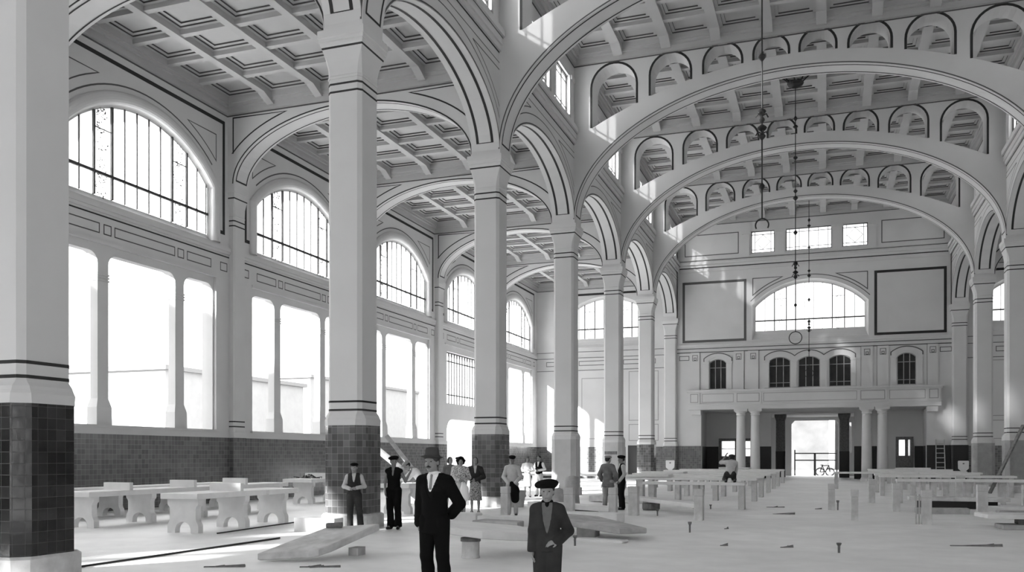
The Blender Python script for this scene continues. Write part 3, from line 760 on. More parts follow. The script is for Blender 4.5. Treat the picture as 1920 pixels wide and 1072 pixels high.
# ---- trestle tables of the left aisle
def leg_outline(hw):
    h = [(hw, 0.0), (hw, 0.15), (hw - 0.012, 0.19), (hw - 0.05, 0.25), (hw - 0.062, 0.31), (hw - 0.062, 0.52), (hw - 0.045, 0.565), (hw - 0.008, 0.60), (hw, 0.64), (hw, 0.73)]
    a = hw * 0.52
    arch = [(a * math.cos(t), 0.24 * math.sin(t) ** 0.7 if math.sin(t) > 0 else 0.0) for t in [PI * i / 12 for i in range(13)]]
    return h + [(-u, v) for u, v in reversed(h)] + [(u, v) for u, v in reversed(arch)]
def trestle_table(x0, x1, y0, y1, legs, divs, label, top=0.85, hw=0.40, split=None):
    t = empty('market_table', ((x0 + x1) / 2, y0, 0), label, 'table', 'white stone trestle tables of the left aisle')
    xm = (x0 + x1) / 2
    for a, b, dx in ([(y0, y1, 0)] if split is None else [(y0, split - 0.01, 0), (split, y1, 0.06)]):
        mb = MB(); slab_mesh(mb, R4(x0 + dx, x1 + dx, a, b), top, 0.12, ch=0.008); mb.build('tabletop', ['stone'], t)
    for y in legs:
        mb = MB(); mb.prism(leg_outline(hw), fY(y), -0.16, 0.0)
        mb.build('leg', ['stone'], t)
    for y in divs:
        mb = MB(); slab_mesh(mb, R4(x0 + 0.06, x1 - 0.04, y, y + 0.11), top + 0.18, 0.18, ch=0.006); mb.build('divider', ['stone'], t)
    # legs are drawn round x = 0: shift them under the top
    for c in t.children:
        if c.name.startswith('leg'):
            for v in c.data.vertices: v.co.x += xm
    return t
trestle_table(-13.42, -12.47, 15.42, 19.15, [15.55, 17.18, 18.75], [16.95], 'near white stone trestle table with three legs, beside the iron rod', split=17.9)
trestle_table(-16.55, -15.66, 15.72, 23.6, [15.9, 17.75, 19.7, 21.6, 23.2], [17.0, 19.3, 21.5], 'long white stone table with three upright dividers, nearest the dark column', top=0.83)
trestle_table(-17.55, -16.4, 26.1, 30.5, [26.45, 28.4, 30.2], [27.4], 'white stone table beyond the long one, dark tools lying on it', top=0.86)
trestle_table(-18.9, -18.0, 16.6, 24.2, [16.9, 19.2, 21.6, 23.9], [], 'stone table along the tiled wall, behind the table with three dividers', top=0.80)
trestle_table(-11.95, -11.0, 22.5, 23.95, [22.7, 23.75], [], 'white stone table where the bent worker in white shirt stands', top=0.86, hw=0.42)
mb = MB()
for i in range(14):
    a = i * 2.4; r = 0.05 + 0.02 * (i % 5); p = (-16.95 + r * 3 * math.cos(a), 26.75 + r * math.sin(a), 0.885 + 0.012 * (i % 4))
    mb.tube([p, (p[0] + 0.22 * math.cos(i), p[1] + 0.1 * math.sin(i * 2), p[2] + 0.03 * (i % 4)), (p[0] + 0.3 * math.cos(i + 0.6), p[1] + 0.12, 0.88)], 0.014, 6)
tag(mb.build('rope_coil', ['iron'], origin=(-16.95, 26.75, 0.87)), 'tangle of dark rope lying on the far stone table', 'rope')

# ---- upright stone posts of the unfinished stalls
POSTS = 'upright stone posts of the unfinished stalls'
def stone_post(x, y, label, h=0.80, w=0.20, d=0.22, rz=0.0, cap=0.17, m='stone2', grp=POSTS):
    t = empty('stone_post', (x, y, 0), label, 'post', grp, rz)
    mb = MB(); mb.octa([(w / 2, 0.008, 0, 0), (w / 2, 0.008, h - cap - 0.012, 0)], 0, 0, sy=d / w); mb.build('shaft', [m], t, local=True)
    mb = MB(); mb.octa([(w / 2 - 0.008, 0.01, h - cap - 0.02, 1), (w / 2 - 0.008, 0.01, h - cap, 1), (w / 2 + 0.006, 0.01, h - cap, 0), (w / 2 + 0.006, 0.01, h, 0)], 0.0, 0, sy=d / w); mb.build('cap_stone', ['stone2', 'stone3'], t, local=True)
    return t
stone_post(-8.14, 22.55, 'stone post the seated man in a scarf leans on', 0.82, 0.2, 0.24)
stone_post(-6.45, 22.9, 'stone post just behind the shoulder of the boy in a beret', 0.80, 0.26, 0.22)
stone_post(-5.34, 23.25, 'stone post left of the pair beneath the two talking men', 0.80, 0.2, 0.24)
stone_post(-5.02, 24.4, 'stone post right of the pair beneath the two talking men', 0.80, 0.26, 0.3)
stone_post(-3.05, 23.05, 'foremost stone post left of the walkway, near an iron peg', 0.80, 0.22, 0.3)
stone_post(-7.0, 35.1, 'small stone post behind the slab propped on a dark block', 0.82, 0.2, 0.3)
stone_post(0.71, 24.35, 'slender stone post standing alone in the middle of the walkway', 0.78, 0.17, 0.2)
stone_post(0.18, 28.9, 'stone post at the walkway with an iron peg at its foot', 0.80, 0.2, 0.22)
stone_post(1.98, 28.6, 'stone post with rounded dark cap right of the walkway', 0.84, 0.2, 0.26)
stone_post(1.55, 33.9, 'pale stone post just behind the rounded one', 0.82, 0.22, 0.3)
stone_post(2.30, 23.5, 'foremost stone post on the right, two thin slats beside it', 0.82, 0.22, 0.24)
stone_post(4.05, 27.2, 'stone post behind the stacked slabs in the right corner', 0.86, 0.26, 0.26)
stone_post(5.05, 39.2, 'stone post standing between the right hand stone tables', 0.84, 0.32, 0.3)
stone_post(6.2, 33.0, 'stone post at the right edge, beside the leaning plank', 0.7, 0.24, 0.24)
for x in (2.05, 2.12):
    mb = MB(); mb.box(x, x + 0.035, 23.44, 23.47, 0, 0.72); tag(mb.build('wooden_slat', ['palewood'], origin=(x, 23.45, 0)), 'thin upright slat beside the foremost right stone post', 'slat', 'slats beside the right post')

# ---- stone tables in rows either side of the walkway
def stall_table(x0, x1, y, legs, label, top=0.83, th=0.085, dep=0.75, lw=0.18, m='stone'):
    t = empty('stall_table', ((x0 + x1) / 2, y, 0), label, 'table', 'stone stall tables either side of the walkway')
    mb = MB(); slab_mesh(mb, R4(x0, x1, y - dep / 2, y + dep / 2), top, th, ch=0.008); mb.build('tabletop', [m], t)
    for x in legs:
        mb = MB(); mb.octa([(lw / 2, 0.006, 0, 0), (lw / 2, 0.006, top - th, 0)], x, y, sy=2.6); mb.build('leg', ['stone2'], t)
    return t
LR = [(28.25, -5.45, 'first stone table left of the walkway, a worker kneeling on it'), (33.4, -8.2, 'second stone table left of the walkway'), (37.0, -8.6, 'third stone table left of the walkway'), (41.8, -8.6, 'fourth stone table left of the walkway'),
      (46.2, -8.6, 'fifth stone table left of the walkway'), (50.4, -8.6, 'sixth stone table left of the walkway'), (56.2, -8.6, 'farthest stone table left of the walkway, before the paired porch columns')]
for i, (y, x0, l) in enumerate(LR):
    n = 3 if i == 0 else 5; x1 = -2.32
    stall_table(x0, x1, y, [x0 + 0.25 + (x1 - x0 - 0.36) * j / (n - 1) for j in range(n)], l, top=0.83 + 0.01 * (i % 3))
RR = [(34.0, 2.35, 6.9, 'first stone table right of the walkway'), (39.8, 2.1, 7.1, 'second stone table right of the walkway'), (43.6, 2.1, 6.2, 'third stone table right of the walkway'), (47.2, 0.4, 7.0, 'stone table jutting farthest into the walkway from the right'),
      (52.0, 2.2, 7.0, 'fifth stone table right of the walkway'), (57.5, 2.4, 7.0, 'farthest stone table right of the walkway, near the ladder')]
for i, (y, x0, x1, l) in enumerate(RR):
    stall_table(x0, x1, y, [x0 + 0.12 + (x1 - x0 - 0.3) * j / 4 for j in range(5)], l, top=0.84 + 0.015 * (i % 2))
for y, l in ((30.5, 'stone table between the pale column and the two talking men'), (39.3, 'stone table behind the two talking men'), (43.0, 'farthest stone table in the aisle behind the talking men')):
    stall_table(-14.2 if y > 31 else -13.0, -9.2 if y > 31 else -11.0, y, [-13.9 if y > 31 else -12.8, -11.7, -9.4 if y > 31 else -11.2], l)
# loose plates lying on the tables
LT = [(-7.2, -5.4, 33.4, 0.85, 'loose plate on the second left table'), (-6.2, -4.3, 56.2, 0.85, 'loose plate on the farthest left table'), (-8.2, -6.1, 41.8, 0.83, 'loose plate on the fourth left table'), (3.6, 5.4, 52.0, 0.84, 'loose plate on the fifth right table'), (3.9, 5.9, 57.5, 0.855, 'loose plate on the farthest right table'), (2.6, 4.0, 43.6, 0.84, 'loose plate on the third right table'), (4.5, 5.9, 39.8, 0.855, 'loose plate on the second right table')]
for x0, x1, y, z, l in LT:
    zt = z + 0.002
    slab([(x0, y - 0.3), (x1 - 0.1, y - 0.33), (x1, y + 0.25), (x0 + 0.15, y + 0.3)], zt + 0.09, 0.085, l, group='loose plates on the stall tables')

# ---- slabs and blocks lying on the floor
# near tilted slab with a chipped corner, its far end propped on a block
pl = [(-8.36, 11.76), (-8.0, 11.84), (-7.56, 11.95), (-7.44, 12.04), (-7.36, 12.3), (-7.22, 13.62), (-8.10, 13.36)]
slab(pl, 0.262, 0.12, 'tilted pale stone slab with a broken corner in the left foreground', gx=0.02, gy=0.175, m='stone2')
mb = MB(); mb.octa([(0.09, 0.02, 0, 0), (0.09, 0.02, 0.13, 0)], -7.36, 13.1, sy=1.6); tag(mb.build('prop_block', ['stone3'], origin=(-7.36, 13.1, 0)), 'stone block propping the tilted slab in the left foreground', 'block')
mb = MB(); mb.tube([(-8.02, 13.22, 0.462), (-7.76, 13.31, 0.476)], 0.045, 12); tag(mb.build('roller', ['wood'], origin=(-7.9, 13.26, 0.41)), 'dark wooden roller on the tilted slab in the left foreground', 'roller')
mb = MB(); mb.box(-10.95, -9.95, 16.72, 17.1, 0, 0.30); mb.lathe([(0.03, 0), (0.03, 0.012)], (-10.2, 16.7, 0.24), 8)
tag(mb.build('kerb_block', ['stone'], origin=(-10.45, 16.9, 0)), 'sunlit white block before the column behind the waistcoated men', 'block')
# broken slab on a round drum behind the man
t = empty('stone_drum', (-5.42, 13.35, 0), 'round stone drum carrying the broken slab, beside the man in black suit', 'drum')
mb = MB(); mb.lathe([(0.150, 0), (0.155, 0.01), (0.145, 0.04), (0.145, 0.26), (0.15, 0.27)], (-5.42, 13.35, 0), 24); mb.build('drum_shaft', ['stone2'], t, smooth=False)
mb = MB(); mb.lathe([(0.165, 0.27), (0.165, 0.325), (0.15, 0.33)], (-5.42, 13.35, 0), 24); mb.build('dark_rim', ['wood'], t)
pl = [(-6.05, 13.0), (-5.1, 13.05), (-4.75, 13.45), (-4.35, 14.1), (-4.5, 14.6), (-5.15, 14.9), (-6.2, 14.2)]
slab(pl, 0.445, 0.13, 'large broken stone slab resting on a round drum, behind the boy', gx=-0.10, gy=-0.03, m='stone')
mb = MB(); mb.box(-4.52, -4.28, 13.9, 14.3, 0, 0.17); tag(mb.build('prop_block', ['wood'], origin=(-4.4, 14.1, 0)), 'dark block under the low end of the broken slab, left of the boy', 'block')
slab([(-5.35, 17.3), (-3.75, 16.9), (-3.35, 17.55), (-4.6, 18.6), (-5.7, 18.3)], 0.33, 0.11, 'tilted stone slab whose tip shows right of the boy', gx=-0.09, gy=0.02, m='stone3')
mb = MB(); mb.octa([(0.2, 0.02, 0, 0), (0.2, 0.02, 0.19, 0)], -4.6, 17.75); tag(mb.build('prop_block', ['stone3'], origin=(-4.6, 17.75, 0)), 'stone block under the tilted slab right of the boy', 'block')
slab([(-4.6, 16.6), (-3.6, 16.45), (-3.55, 16.75), (-4.5, 16.95)], 0.05, 0.05, 'thin stone strip on the floor beneath the tilted slab right of the boy', m='stone')
slab(R4(-9.0, -7.95, 19.9, 20.35), 0.26, 0.26, 'long white stone block lying left of the women, behind the man in black', m='stone')
slab([(-7.85, 19.75), (-6.1, 19.6), (-6.1, 20.1), (-7.85, 20.25)], 0.22, 0.22, 'long white stone beam on the floor between the man and the boy', m='stone')
slab([(-7.45, 18.45), (-6.35, 18.35), (-6.4, 18.95), (-7.35, 19.0)], 0.20, 0.14, 'grey wedge of stone on the floor behind the broken slab', m='stone3', gx=-0.02)
slab([(-6.5, 21.5), (-4.8, 21.3), (-4.7, 21.75), (-6.4, 22.0)], 0.24, 0.24, 'long white stone behind the tilted slab, right of the boy', m='stone')
slab([(-8.2, 24.6), (-5.55, 23.7), (-5.45, 24.35), (-8.0, 25.3)], 0.28, 0.13, 'slab propped low before the two talking men', gx=-0.03, m='stone')
mb = MB(); mb.box(-7.4, -6.1, 24.2, 24.7, 0, 0.12); tag(mb.build('prop_block', ['wood'], origin=(-6.7, 24.4, 0)), 'dark timber under the slab before the two talking men', 'block')
slab([(-5.75, 27.6), (-5.45, 26.9), (-3.35, 24.6), (-3.2, 25.0), (-3.7, 26.1), (-5.4, 27.6)], 0.36, 0.11, 'long white slab propped on a dark round block left of the walkway', gx=-0.03, m='stone')
mb = MB(); mb.lathe([(0.24, 0.02), (0.27, 0.04), (0.27, 0.2), (0.24, 0.21)], (-5.0, 26.9, 0), 18); mb.lathe([(0.25, 0), (0.25, 0.02)], (-5.0, 26.9, 0), 18); tag(mb.build('prop_block', ['wood'], origin=(-5.0, 26.9, 0)), 'dark round block under the long white slab left of the walkway', 'block')
slab([(-8.0, 31.0), (-5.9, 30.2), (-5.7, 31.0), (-7.8, 31.8)], 0.22, 0.2, 'low white slab on the floor behind the long propped one', m='stone2')
# right corner pile
slab([(3.45, 22.4), (6.4, 22.9), (6.6, 23.9), (3.3, 23.3)], 0.33, 0.10, 'broad stone slab on top of the pile in the right corner', m='stone', gx=0.0)
slab([(3.75, 22.3), (6.0, 22.7), (6.1, 23.6), (3.7, 23.1)], 0.10, 0.10, 'stone slab, darkened for shade, at the bottom of the pile in the right corner', m='stone3')  # darker stone puts the shade under the upper slab into the colour
for x, y in ((4.3, 22.95), (5.7, 23.2)):
    mb = MB(); mb.box(x - 0.18, x + 0.18, y - 0.25, y + 0.25, 0.10, 0.228); tag(mb.build('spacer_block', ['wood'], origin=(x, y, 0.1)), 'dark spacer block between the two slabs of the right corner pile', 'block', 'spacers in the right pile')
slab([(2.5, 30.6), (5.3, 30.4), (5.3, 31.2), (2.5, 31.4)], 0.36, 0.12, 'pale slab propped behind the foremost right post', m='stone2')
mb = MB(); mb.box(2.75, 5.0, 30.7, 31.1, 0, 0.238); tag(mb.build('prop_block', ['iron'], origin=(3.9, 30.9, 0)), 'dark timber under the pale slab behind the foremost right post', 'block')
slab([(4.5, 29.6), (5.9, 29.7), (5.8, 30.3), (4.4, 30.2)], 0.14, 0.14, 'broken slab piece right of the pale propped slab', m='stone')
slab([(5.6, 29.4), (8.0, 29.0), (8.2, 29.9), (5.7, 30.3)], 0.38, 0.12, 'slab with pointed end in the right corner, before the leaning plank', m='stone2')
mb = MB(); mb.box(5.9, 7.9, 29.45, 29.8, 0, 0.258); tag(mb.build('prop_block', ['iron'], origin=(6.9, 29.6, 0)), 'dark timber under the pointed slab in the right corner', 'block')
slab([(2.45, 27.6), (3.85, 27.9), (3.85, 28.4), (2.45, 28.2)], 0.16, 0.16, 'low stone beam on the floor left of the right corner post', m='stone3')
slab([(4.3, 26.2), (7.2, 26.6), (7.2, 27.1), (4.3, 26.7)], 0.2, 0.2, 'long stone beam on the floor behind the right corner pile', m='stone3')

# ---- iron pegs standing in the floor, rods and scraps
def peg(x, y, h, label):
    mb = MB(); mb.lathe([(0.02, 0), (0.022, h * 0.7), (0.034, h * 0.8), (0.042, h * 0.9), (0.042, h)], (x, y, 0), 10)
    tag(mb.build('floor_peg', ['wood'], origin=(x, y, 0)), label, 'peg', 'iron pegs standing in the floor')
peg(-2.75, 19.3, 0.23, 'iron peg in the floor before the foremost left post'); peg(0.22, 16.1, 0.17, 'iron peg alone in the bare floor of the walkway'); peg(-4.33, 15.75, 0.19, 'iron peg in the floor right of the boy')
peg(0.36, 28.75, 0.3, 'iron peg at the foot of the walkway post'); peg(-3.35, 28.0, 0.14, 'short iron peg before the table where the worker kneels'); peg(-4.35, 24.35, 0.18, 'iron peg under the long white slab left of the walkway')
def rod(p, r, label, m='iron', name='iron_rod', cat='rod'):
    mb = MB(); mb.tube(p, r, 8, caps=True); tag(mb.build(name, [m], origin=(p[0][0], p[0][1], 0)), label, cat)
rod([(-10.35, 9.9, 0.02), (-10.28, 12.5, 0.02), (-10.22, 15.1, 0.02)], 0.018, 'iron rod on the sunlit floor, nearest the dark column')
rod([(-12.1, 15.6, 0.016), (-12.25, 17.6, 0.016), (-12.34, 19.6, 0.016)], 0.014, 'iron rod on the floor along the near trestle table')
def scrap(x, y, l, a, label, w=0.03):
    mb = MB(); r_ = random.Random(int(x * 100) + int(y * 10)); c, s = math.cos(a), math.sin(a)
    for q in range(2 if l < 0.2 else 3):
        b = a + (r_.random() - 0.5) * (0.9 if q else 0.1); m = l * (1.0 if q == 0 else 0.35); ox = (r_.random() - 0.5) * l * (q > 0)
        c, s = math.cos(b), math.sin(b); hw = 0.012 + 0.014 * r_.random(); px, py = x + ox * c, y + ox * s
        e0, e1 = (px - m * c, py - m * s), (px + m * c, py + m * s)
        mb.hexa([(e0[0] + hw * s, e0[1] - hw * c, 0), (e1[0] + hw * s, e1[1] - hw * c, 0), (e1[0] - hw * s, e1[1] + hw * c, 0), (e0[0] - hw * s, e0[1] + hw * c, 0)],
                [(e0[0] + hw * s, e0[1] - hw * c, 0.012), (e1[0], e1[1], 0.03 + 0.03 * r_.random()), (e1[0] - hw * s, e1[1] + hw * c, 0.02), (e0[0] - hw * s, e0[1] + hw * c, 0.015)])
    tag(mb.build('wood_scrap', ['wood'], origin=(x, y, 0)), label, 'scrap', 'scraps of wood on the floor')
scrap(-1.75, 16.65, 0.07, 0.3, 'small dark scrap on the bare floor, left of two alike'); scrap(-0.65, 16.7, 0.12, 0.5, 'small dark scrap on the bare floor, right of two alike')
scrap(-1.5, 29.6, 0.28, 0.2, 'crossed dark scraps on the walkway floor'); scrap(-1.1, 26.2, 0.3, 0.0, 'pale scrap on the walkway floor before the crossed ones'); scrap(2.6, 18.1, 0.45, 0.25, 'long dark splinter on the floor at the right edge')
scrap(-7.05, 11.45, 0.3, 0.35, 'splinter on the floor before the tilted slab'); scrap(-8.4, 11.0, 0.3, 0.4, 'splinter at the bottom edge near the dark column'); scrap(2.55, 26.0, 0.08, 0.0, 'small dark scrap right of the foremost right post')
scrap(-0.2, 29.1, 0.1, 0.1, 'small scrap beside the walkway post'); scrap(-2.1, 20.5, 0.05, 0.9, 'tiny scrap behind the iron peg')

# ---- leaning planks, ladder, basins
def beam(a, b, w, h, label, m='wood', name='plank', cat='plank', up=(0, 0, 1)):
    A, B = Vector(a), Vector(b); d = (B - A).normalized(); x = d.cross(Vector(up)).normalized() * (w / 2); y = x.cross(d).normalized() * (h / 2)
    mb = MB(); mb.hexa([A - x - y, A + x - y, A + x + y, A - x + y], [B - x - y, B + x - y, B + x + y, B - x + y], 0)
    return tag(mb.build(name, [m], origin=a), label, cat)
beam((6.75, 43.35, 0.03), (8.2, 44.2, 3.0), 0.17, 0.07, 'long dark plank leaning on the column at the right edge')
beam((-11.15, 23.2, 0.935), (-12.7, 22.6, 2.33), 0.18, 0.06, 'pale plank slanting down behind the man in dark waistcoat', 'palewood', up=(0.3, -1, 0.2))
beam((-11.2, 23.75, 0.935), (-12.4, 23.85, 2.25), 0.13, 0.06, 'second slanting plank, above the bent worker', 'palewood', up=(0.3, -1, 0.2))
t = empty('ladder', (6.95, 62.7, 0), 'wooden ladder leaning on the black tiled end wall', 'ladder')
for s in (-1, 1):
    mb = MB(); mb.hexa([(6.95 + s * 0.27 - 0.025, 62.45, 0), (6.95 + s * 0.27 + 0.025, 62.45, 0), (6.95 + s * 0.27 + 0.025, 62.53, 0), (6.95 + s * 0.27 - 0.025, 62.53, 0)], [(6.95 + s * 0.24 - 0.025, 62.87, 2.7), (6.95 + s * 0.24 + 0.025, 62.87, 2.7), (6.95 + s * 0.24 + 0.025, 62.95, 2.7), (6.95 + s * 0.24 - 0.025, 62.95, 2.7)]); mb.build('rail', ['palewood'], t)
for i in range(8):
    z = 0.3 + 0.3 * i; y = 62.49 + 0.42 * z / 2.7
    mb = MB(); mb.box(6.7, 7.2, y - 0.02, y + 0.02, z, z + 0.05); mb.build('rung', ['palewood'], t)
def basin(x, y, label):
    t = empty('wall_basin', (x, y, 0.6), label, 'basin', 'white basins on the end pilasters')
    mb = MB(); mb.prism([(-0.3, 0.24), (-0.1, 0.05), (-0.1, 0.0), (0.1, 0.0), (0.1, 0.05), (0.3, 0.24), (0.31, 0.70), (0.27, 0.74), (-0.27, 0.74), (-0.31, 0.70)], lambda u, v, w: (x + u, y - w, 0.6 + v), 0, 0.12); mb.build('backplate', ['paper'], t)
    mb = MB(); mb.lathe([(0.05, 0.52), (0.05, 0.6)], (x, y - 0.14, 0.6), 10); mb.box(x - 0.02, x + 0.02, y - 0.16, y - 0.1, 1.14, 1.18); mb.build('tap', ['wood'], t)
basin(-10.27, 62.6, 'white enamel basin on the grey tiled pilaster at the far left of the nave'); basin(8.25, 62.6, 'white enamel basin against the black tiles by the ladder')
t = empty('prop_post', (-10.25, 44.2, 0), 'T shaped timber prop before the pale column, above two talking men', 'prop')
mb = MB(); mb.box(-10.29, -10.21, 44.1, 44.18, 0, 1.72); mb.build('stem', ['palewood'], t)
mb = MB(); mb.box(-10.56, -9.94, 44.05, 44.2, 1.72, 1.88); mb.build('crossbar', ['wood'], t)

# ---- chandelier stems hanging from the nave ceiling
def chandelier(y, label, x=-1.12, rr=0.265, rz=6.78, gap=False):
    t = empty('chandelier_stem', (x, y, 18.1), label, 'lamp', 'unfinished chandelier stems of the nave')
    mb = MB(); mb.lathe([(0.02, 17.62), (0.16, 17.65), (0.30, 17.74), (0.35, 17.82), (0.35, 17.85), (0.2, 17.85)], (x, y, 0), 20); mb.build('ceiling_bowl', ['iron'], t)
    for i in range(6):
        a = 2 * PI * i / 6 + 0.4; c, s = math.cos(a), math.sin(a)
        mb = MB(); mb.tube([(x + 0.22 * c, y + 0.22 * s, 17.82), (x + 0.74 * c, y + 0.74 * s, 18.36)], 0.028, 6); mb.build('stay', ['iron'], t)
    mb = MB(); mb.tube([(x + 0.66 * math.cos(PI * i / 12), y + 0.66 * math.sin(PI * i / 12), 18.24) for i in range(24)], 0.016, 6, closed=True); mb.build('stay_hoop', ['iron'], t)
    mb = MB(); mb.tube([(x, y, 17.7), (x, y, rz + rr)], 0.018, 8)
    def bead(z, r, h): mb.lathe([(0.014, -h), (r * 0.4, -h * 0.7), (r * 0.85, -h * 0.3), (r, 0), (r * 0.85, h * 0.3), (r * 0.4, h * 0.7), (0.014, h)], (x, y, z), 12)
    for z, r, h in ((16.3, 0.08, 0.13), (15.95, 0.11, 0.10), (14.6, 0.10, 0.10), (13.15, 0.09, 0.10), (12.85, 0.11, 0.12), (11.35, 0.09, 0.12), (8.2, 0.07, 0.1)): bead(z, r, h)
    mb.build('stem', ['iron'], t)
    mb = MB()
    for z, r in ((10.02, 0.10), (9.82, 0.07), (9.62, 0.12), (9.42, 0.09)): bead(z, r, 0.1)
    for i in range(4):
        a = PI / 2 * i + 0.3; c, s = math.cos(a), math.sin(a)
        for z in (9.92, 9.48): mb.tube([(x, y, z), (x + 0.10 * c, y + 0.10 * s, z + 0.05), (x + 0.15 * c, y + 0.15 * s, z - 0.04)], 0.018, 6)
    mb.build('lamp_cluster', ['iron'], t)
    n = 24; ks = range(n + 1) if not gap else range(-8, 9)
    mb = MB(); mb.tube([(x + rr * math.sin(2 * PI * i / n), y, rz + rr * math.cos(2 * PI * i / n)) for i in (ks if gap else range(n))], 0.02, 6, closed=not gap); mb.build('ring', ['iron'], t)
chandelier(22.4, 'nearest chandelier stem, its bowl above the top of the photo', -1.45, 0.155, 7.26, True); chandelier(40.5, 'middle chandelier stem, its ring hanging before the end lunette', -1.22); chandelier(58.2, 'farthest chandelier stem, close to the end wall', -0.95)

# ---- gallery balcony on paired columns
t = empty('gallery_balcony', (-1.0, 62.9, 4.86), 'long white gallery balcony across the end wall above the porch', 'balcony')
mb = MB(); f2 = fY(62.97); B0, B1 = -9.02, 7.0
mb.ubox(f2, B0, B1, 4.86, 5.16, 0, 0.42); mb.ubox(f2, B0 - 0.04, B1 + 0.04, 5.16, 5.24, 0, 0.50); mb.ubox(f2, B0, B1, 5.24, 6.02, 0, 0.40); mb.ubox(f2, B0 - 0.06, B1 + 0.06, 6.02, 6.10, 0, 0.48); mb.ubox(f2, B0 - 0.12, B1 + 0.12, 6.10, 6.20, 0, 0.58)
mb.build('parapet', ['plaster'], t)
mb = MB()
for a, b in ((-8.85, -8.35), (-5.7, -4.24), (2.2, 3.65), (6.3, 6.8)): mb.ubox(f2, a - 0.12, b + 0.12, 5.25, 6.0, 0.39, 0.46); mb.rect(a, b, 5.36, 5.92, 0.05, f2, 0.465, 1)
for a, b in ((-8.05, -5.95), (-3.95, 1.95), (3.95, 6.05)): mb.rect(a, b, 5.36, 5.92, 0.035, f2, 0.405, 1)
mb.build('parapet_panels', ['plaster', 'faint'], t)
for x, l in ((-5.45, 'outermost white porch column on the left'), (-4.5, 'inner white porch column of the left pair'), (2.56, 'inner white porch column of the right pair'), (3.50, 'outermost white porch column on the right')):
    c = empty('porch_column', (x, 62.57, 0), l, 'column', 'white round columns under the gallery balcony')
    mb = MB(); mb.lathe([(0.40, 0), (0.40, 0.12), (0.38, 0.16), (0.35, 0.2), (0.335, 0.26)], (x, 62.57, 0), 24); mb.build('base', ['plaster'], c)
    mb = MB(); mb.lathe([(0.33, 0.26), (0.325, 1.2), (0.31, 2.6), (0.285, 4.2), (0.28, 4.42)], (x, 62.57, 0), 28); mb.build('shaft', ['plaster'], c, smooth=True)
    mb = MB(); mb.lathe([(0.29, 4.42), (0.31, 4.46), (0.31, 4.5), (0.29, 4.53), (0.33, 4.6), (0.42, 4.68), (0.42, 4.7)], (x, 62.57, 0), 24); mb.box(x - 0.44, x + 0.44, 62.3, 62.98, 4.7, 4.855); mb.build('capital', ['plaster'], c)
for x, y, l in ((-3.27, 72.0, 'dark pillar left of the bright entrance'), (1.36, 72.0, 'dark pillar right of the bright entrance')):
    c = empty('lobby_column', (x, y, 0), l, 'column', 'dark lobby pillars')
    mb = MB(); mb.octa([(0.36, 0.1, 0, 1), (0.36, 0.1, 2.0, 1), (0.35, 0.1, 2.0, 0), (0.33, 0.1, 4.4, 0)], x, y); mb.build('shaft', ['wood', 'blacktile'], c)
    mb = MB(); mb.octa([(0.34, 0.08, 4.4, 0), (0.44, 0.02, 4.7, 0), (0.44, 0.02, 4.855, 0)], x, y); mb.build('capital', ['wood'], c)

# ---- barrier, motorcycle and street beyond the entrance
t = empty('gate_barrier', (-0.75, 78.6, 0), 'dark pipe barrier standing across the bright entrance', 'barrier')
for x, h in ((-2.42, 2.15), (-0.82, 1.87), (0.92, 2.15)):
    mb = MB(); mb.tube([(x, 78.6, 0), (x, 78.6, h)], 0.09 if x > -2 and x < 0.5 else 0.055, 8); mb.build('upright', ['iron'], t)
for z in (1.86, 1.28):
    mb = MB(); mb.tube([(-2.42, 78.6, z), (0.92, 78.6, z)], 0.05, 8); mb.build('rail', ['iron'], t)
t = empty('bicycle', (-0.05, 80.2, -0.06), 'dark bicycle parked behind the pipe barrier', 'bicycle')
for cx in (-0.42, 0.38):
    mb = MB(); mb.tube([(cx + 0.33 * math.cos(2 * PI * i / 24), 80.2 + 0.25 * (cx > 0) , 0.28 + 0.33 * math.sin(2 * PI * i / 24)) for i in range(24)], 0.05, 6, closed=True)
    for i in range(6): mb.tube([(cx, 80.2 + 0.25 * (cx > 0), 0.28), (cx + 0.33 * math.cos(PI * i / 3), 80.2 + 0.25 * (cx > 0), 0.28 + 0.33 * math.sin(PI * i / 3))], 0.006, 4)
    mb.build('wheel', ['iron'], t)
mb = MB()
for p in (((-0.42, 80.2, 0.28), (-0.25, 80.28, 0.8), (0.3, 80.4, 0.85), (0.38, 80.45, 0.28)), ((-0.25, 80.28, 0.8), (0.0, 80.3, 0.3), (0.3, 80.4, 0.85)), ((0.0, 80.3, 0.3), (-0.42, 80.2, 0.28))): mb.tube(list(p), 0.045, 6)
mb.build('frame', ['iron'], t)
mb = MB(); mb.tube([(0.22, 80.1, 1.0), (0.33, 80.4, 0.98), (0.28, 80.7, 1.0)], 0.02, 6); mb.build('handlebar', ['iron'], t)
mb = MB(); mb.octa([(0.1, 0.03, 0.84, 0), (0.12, 0.04, 0.9, 0)], -0.27, 80.28); mb.build('saddle', ['iron'], t)
building('small_house', -9.0, 0.4, 112, 120, 6.6, 'pale house across the street, seen left through the entrance', 'facade3'); building('street_house', 1.2, 12, 118, 128, 8.2, 'pale house across the street, seen right through the entrance', 'facade3')
building('low_shed', -60, -50, 58, 78, 8.6, 'pale low building seen through the nearest large windows', 'facade2'); building('end_house', -70, -58, 92, 122, 11, 'pale building seen through the second row of large windows', 'facade2')
mb = MB(); mb.box(-24.4, -24.2, 30, 75, -0.06, 1.75); mb.box(-24.45, -24.15, 30, 75, 1.75, 1.85)
tag(mb.build('yard_wall', ['facade'], origin=(-24.3, 52, -0.06)), 'low wall across the yard seen through the side door', 'wall', kind='thing')

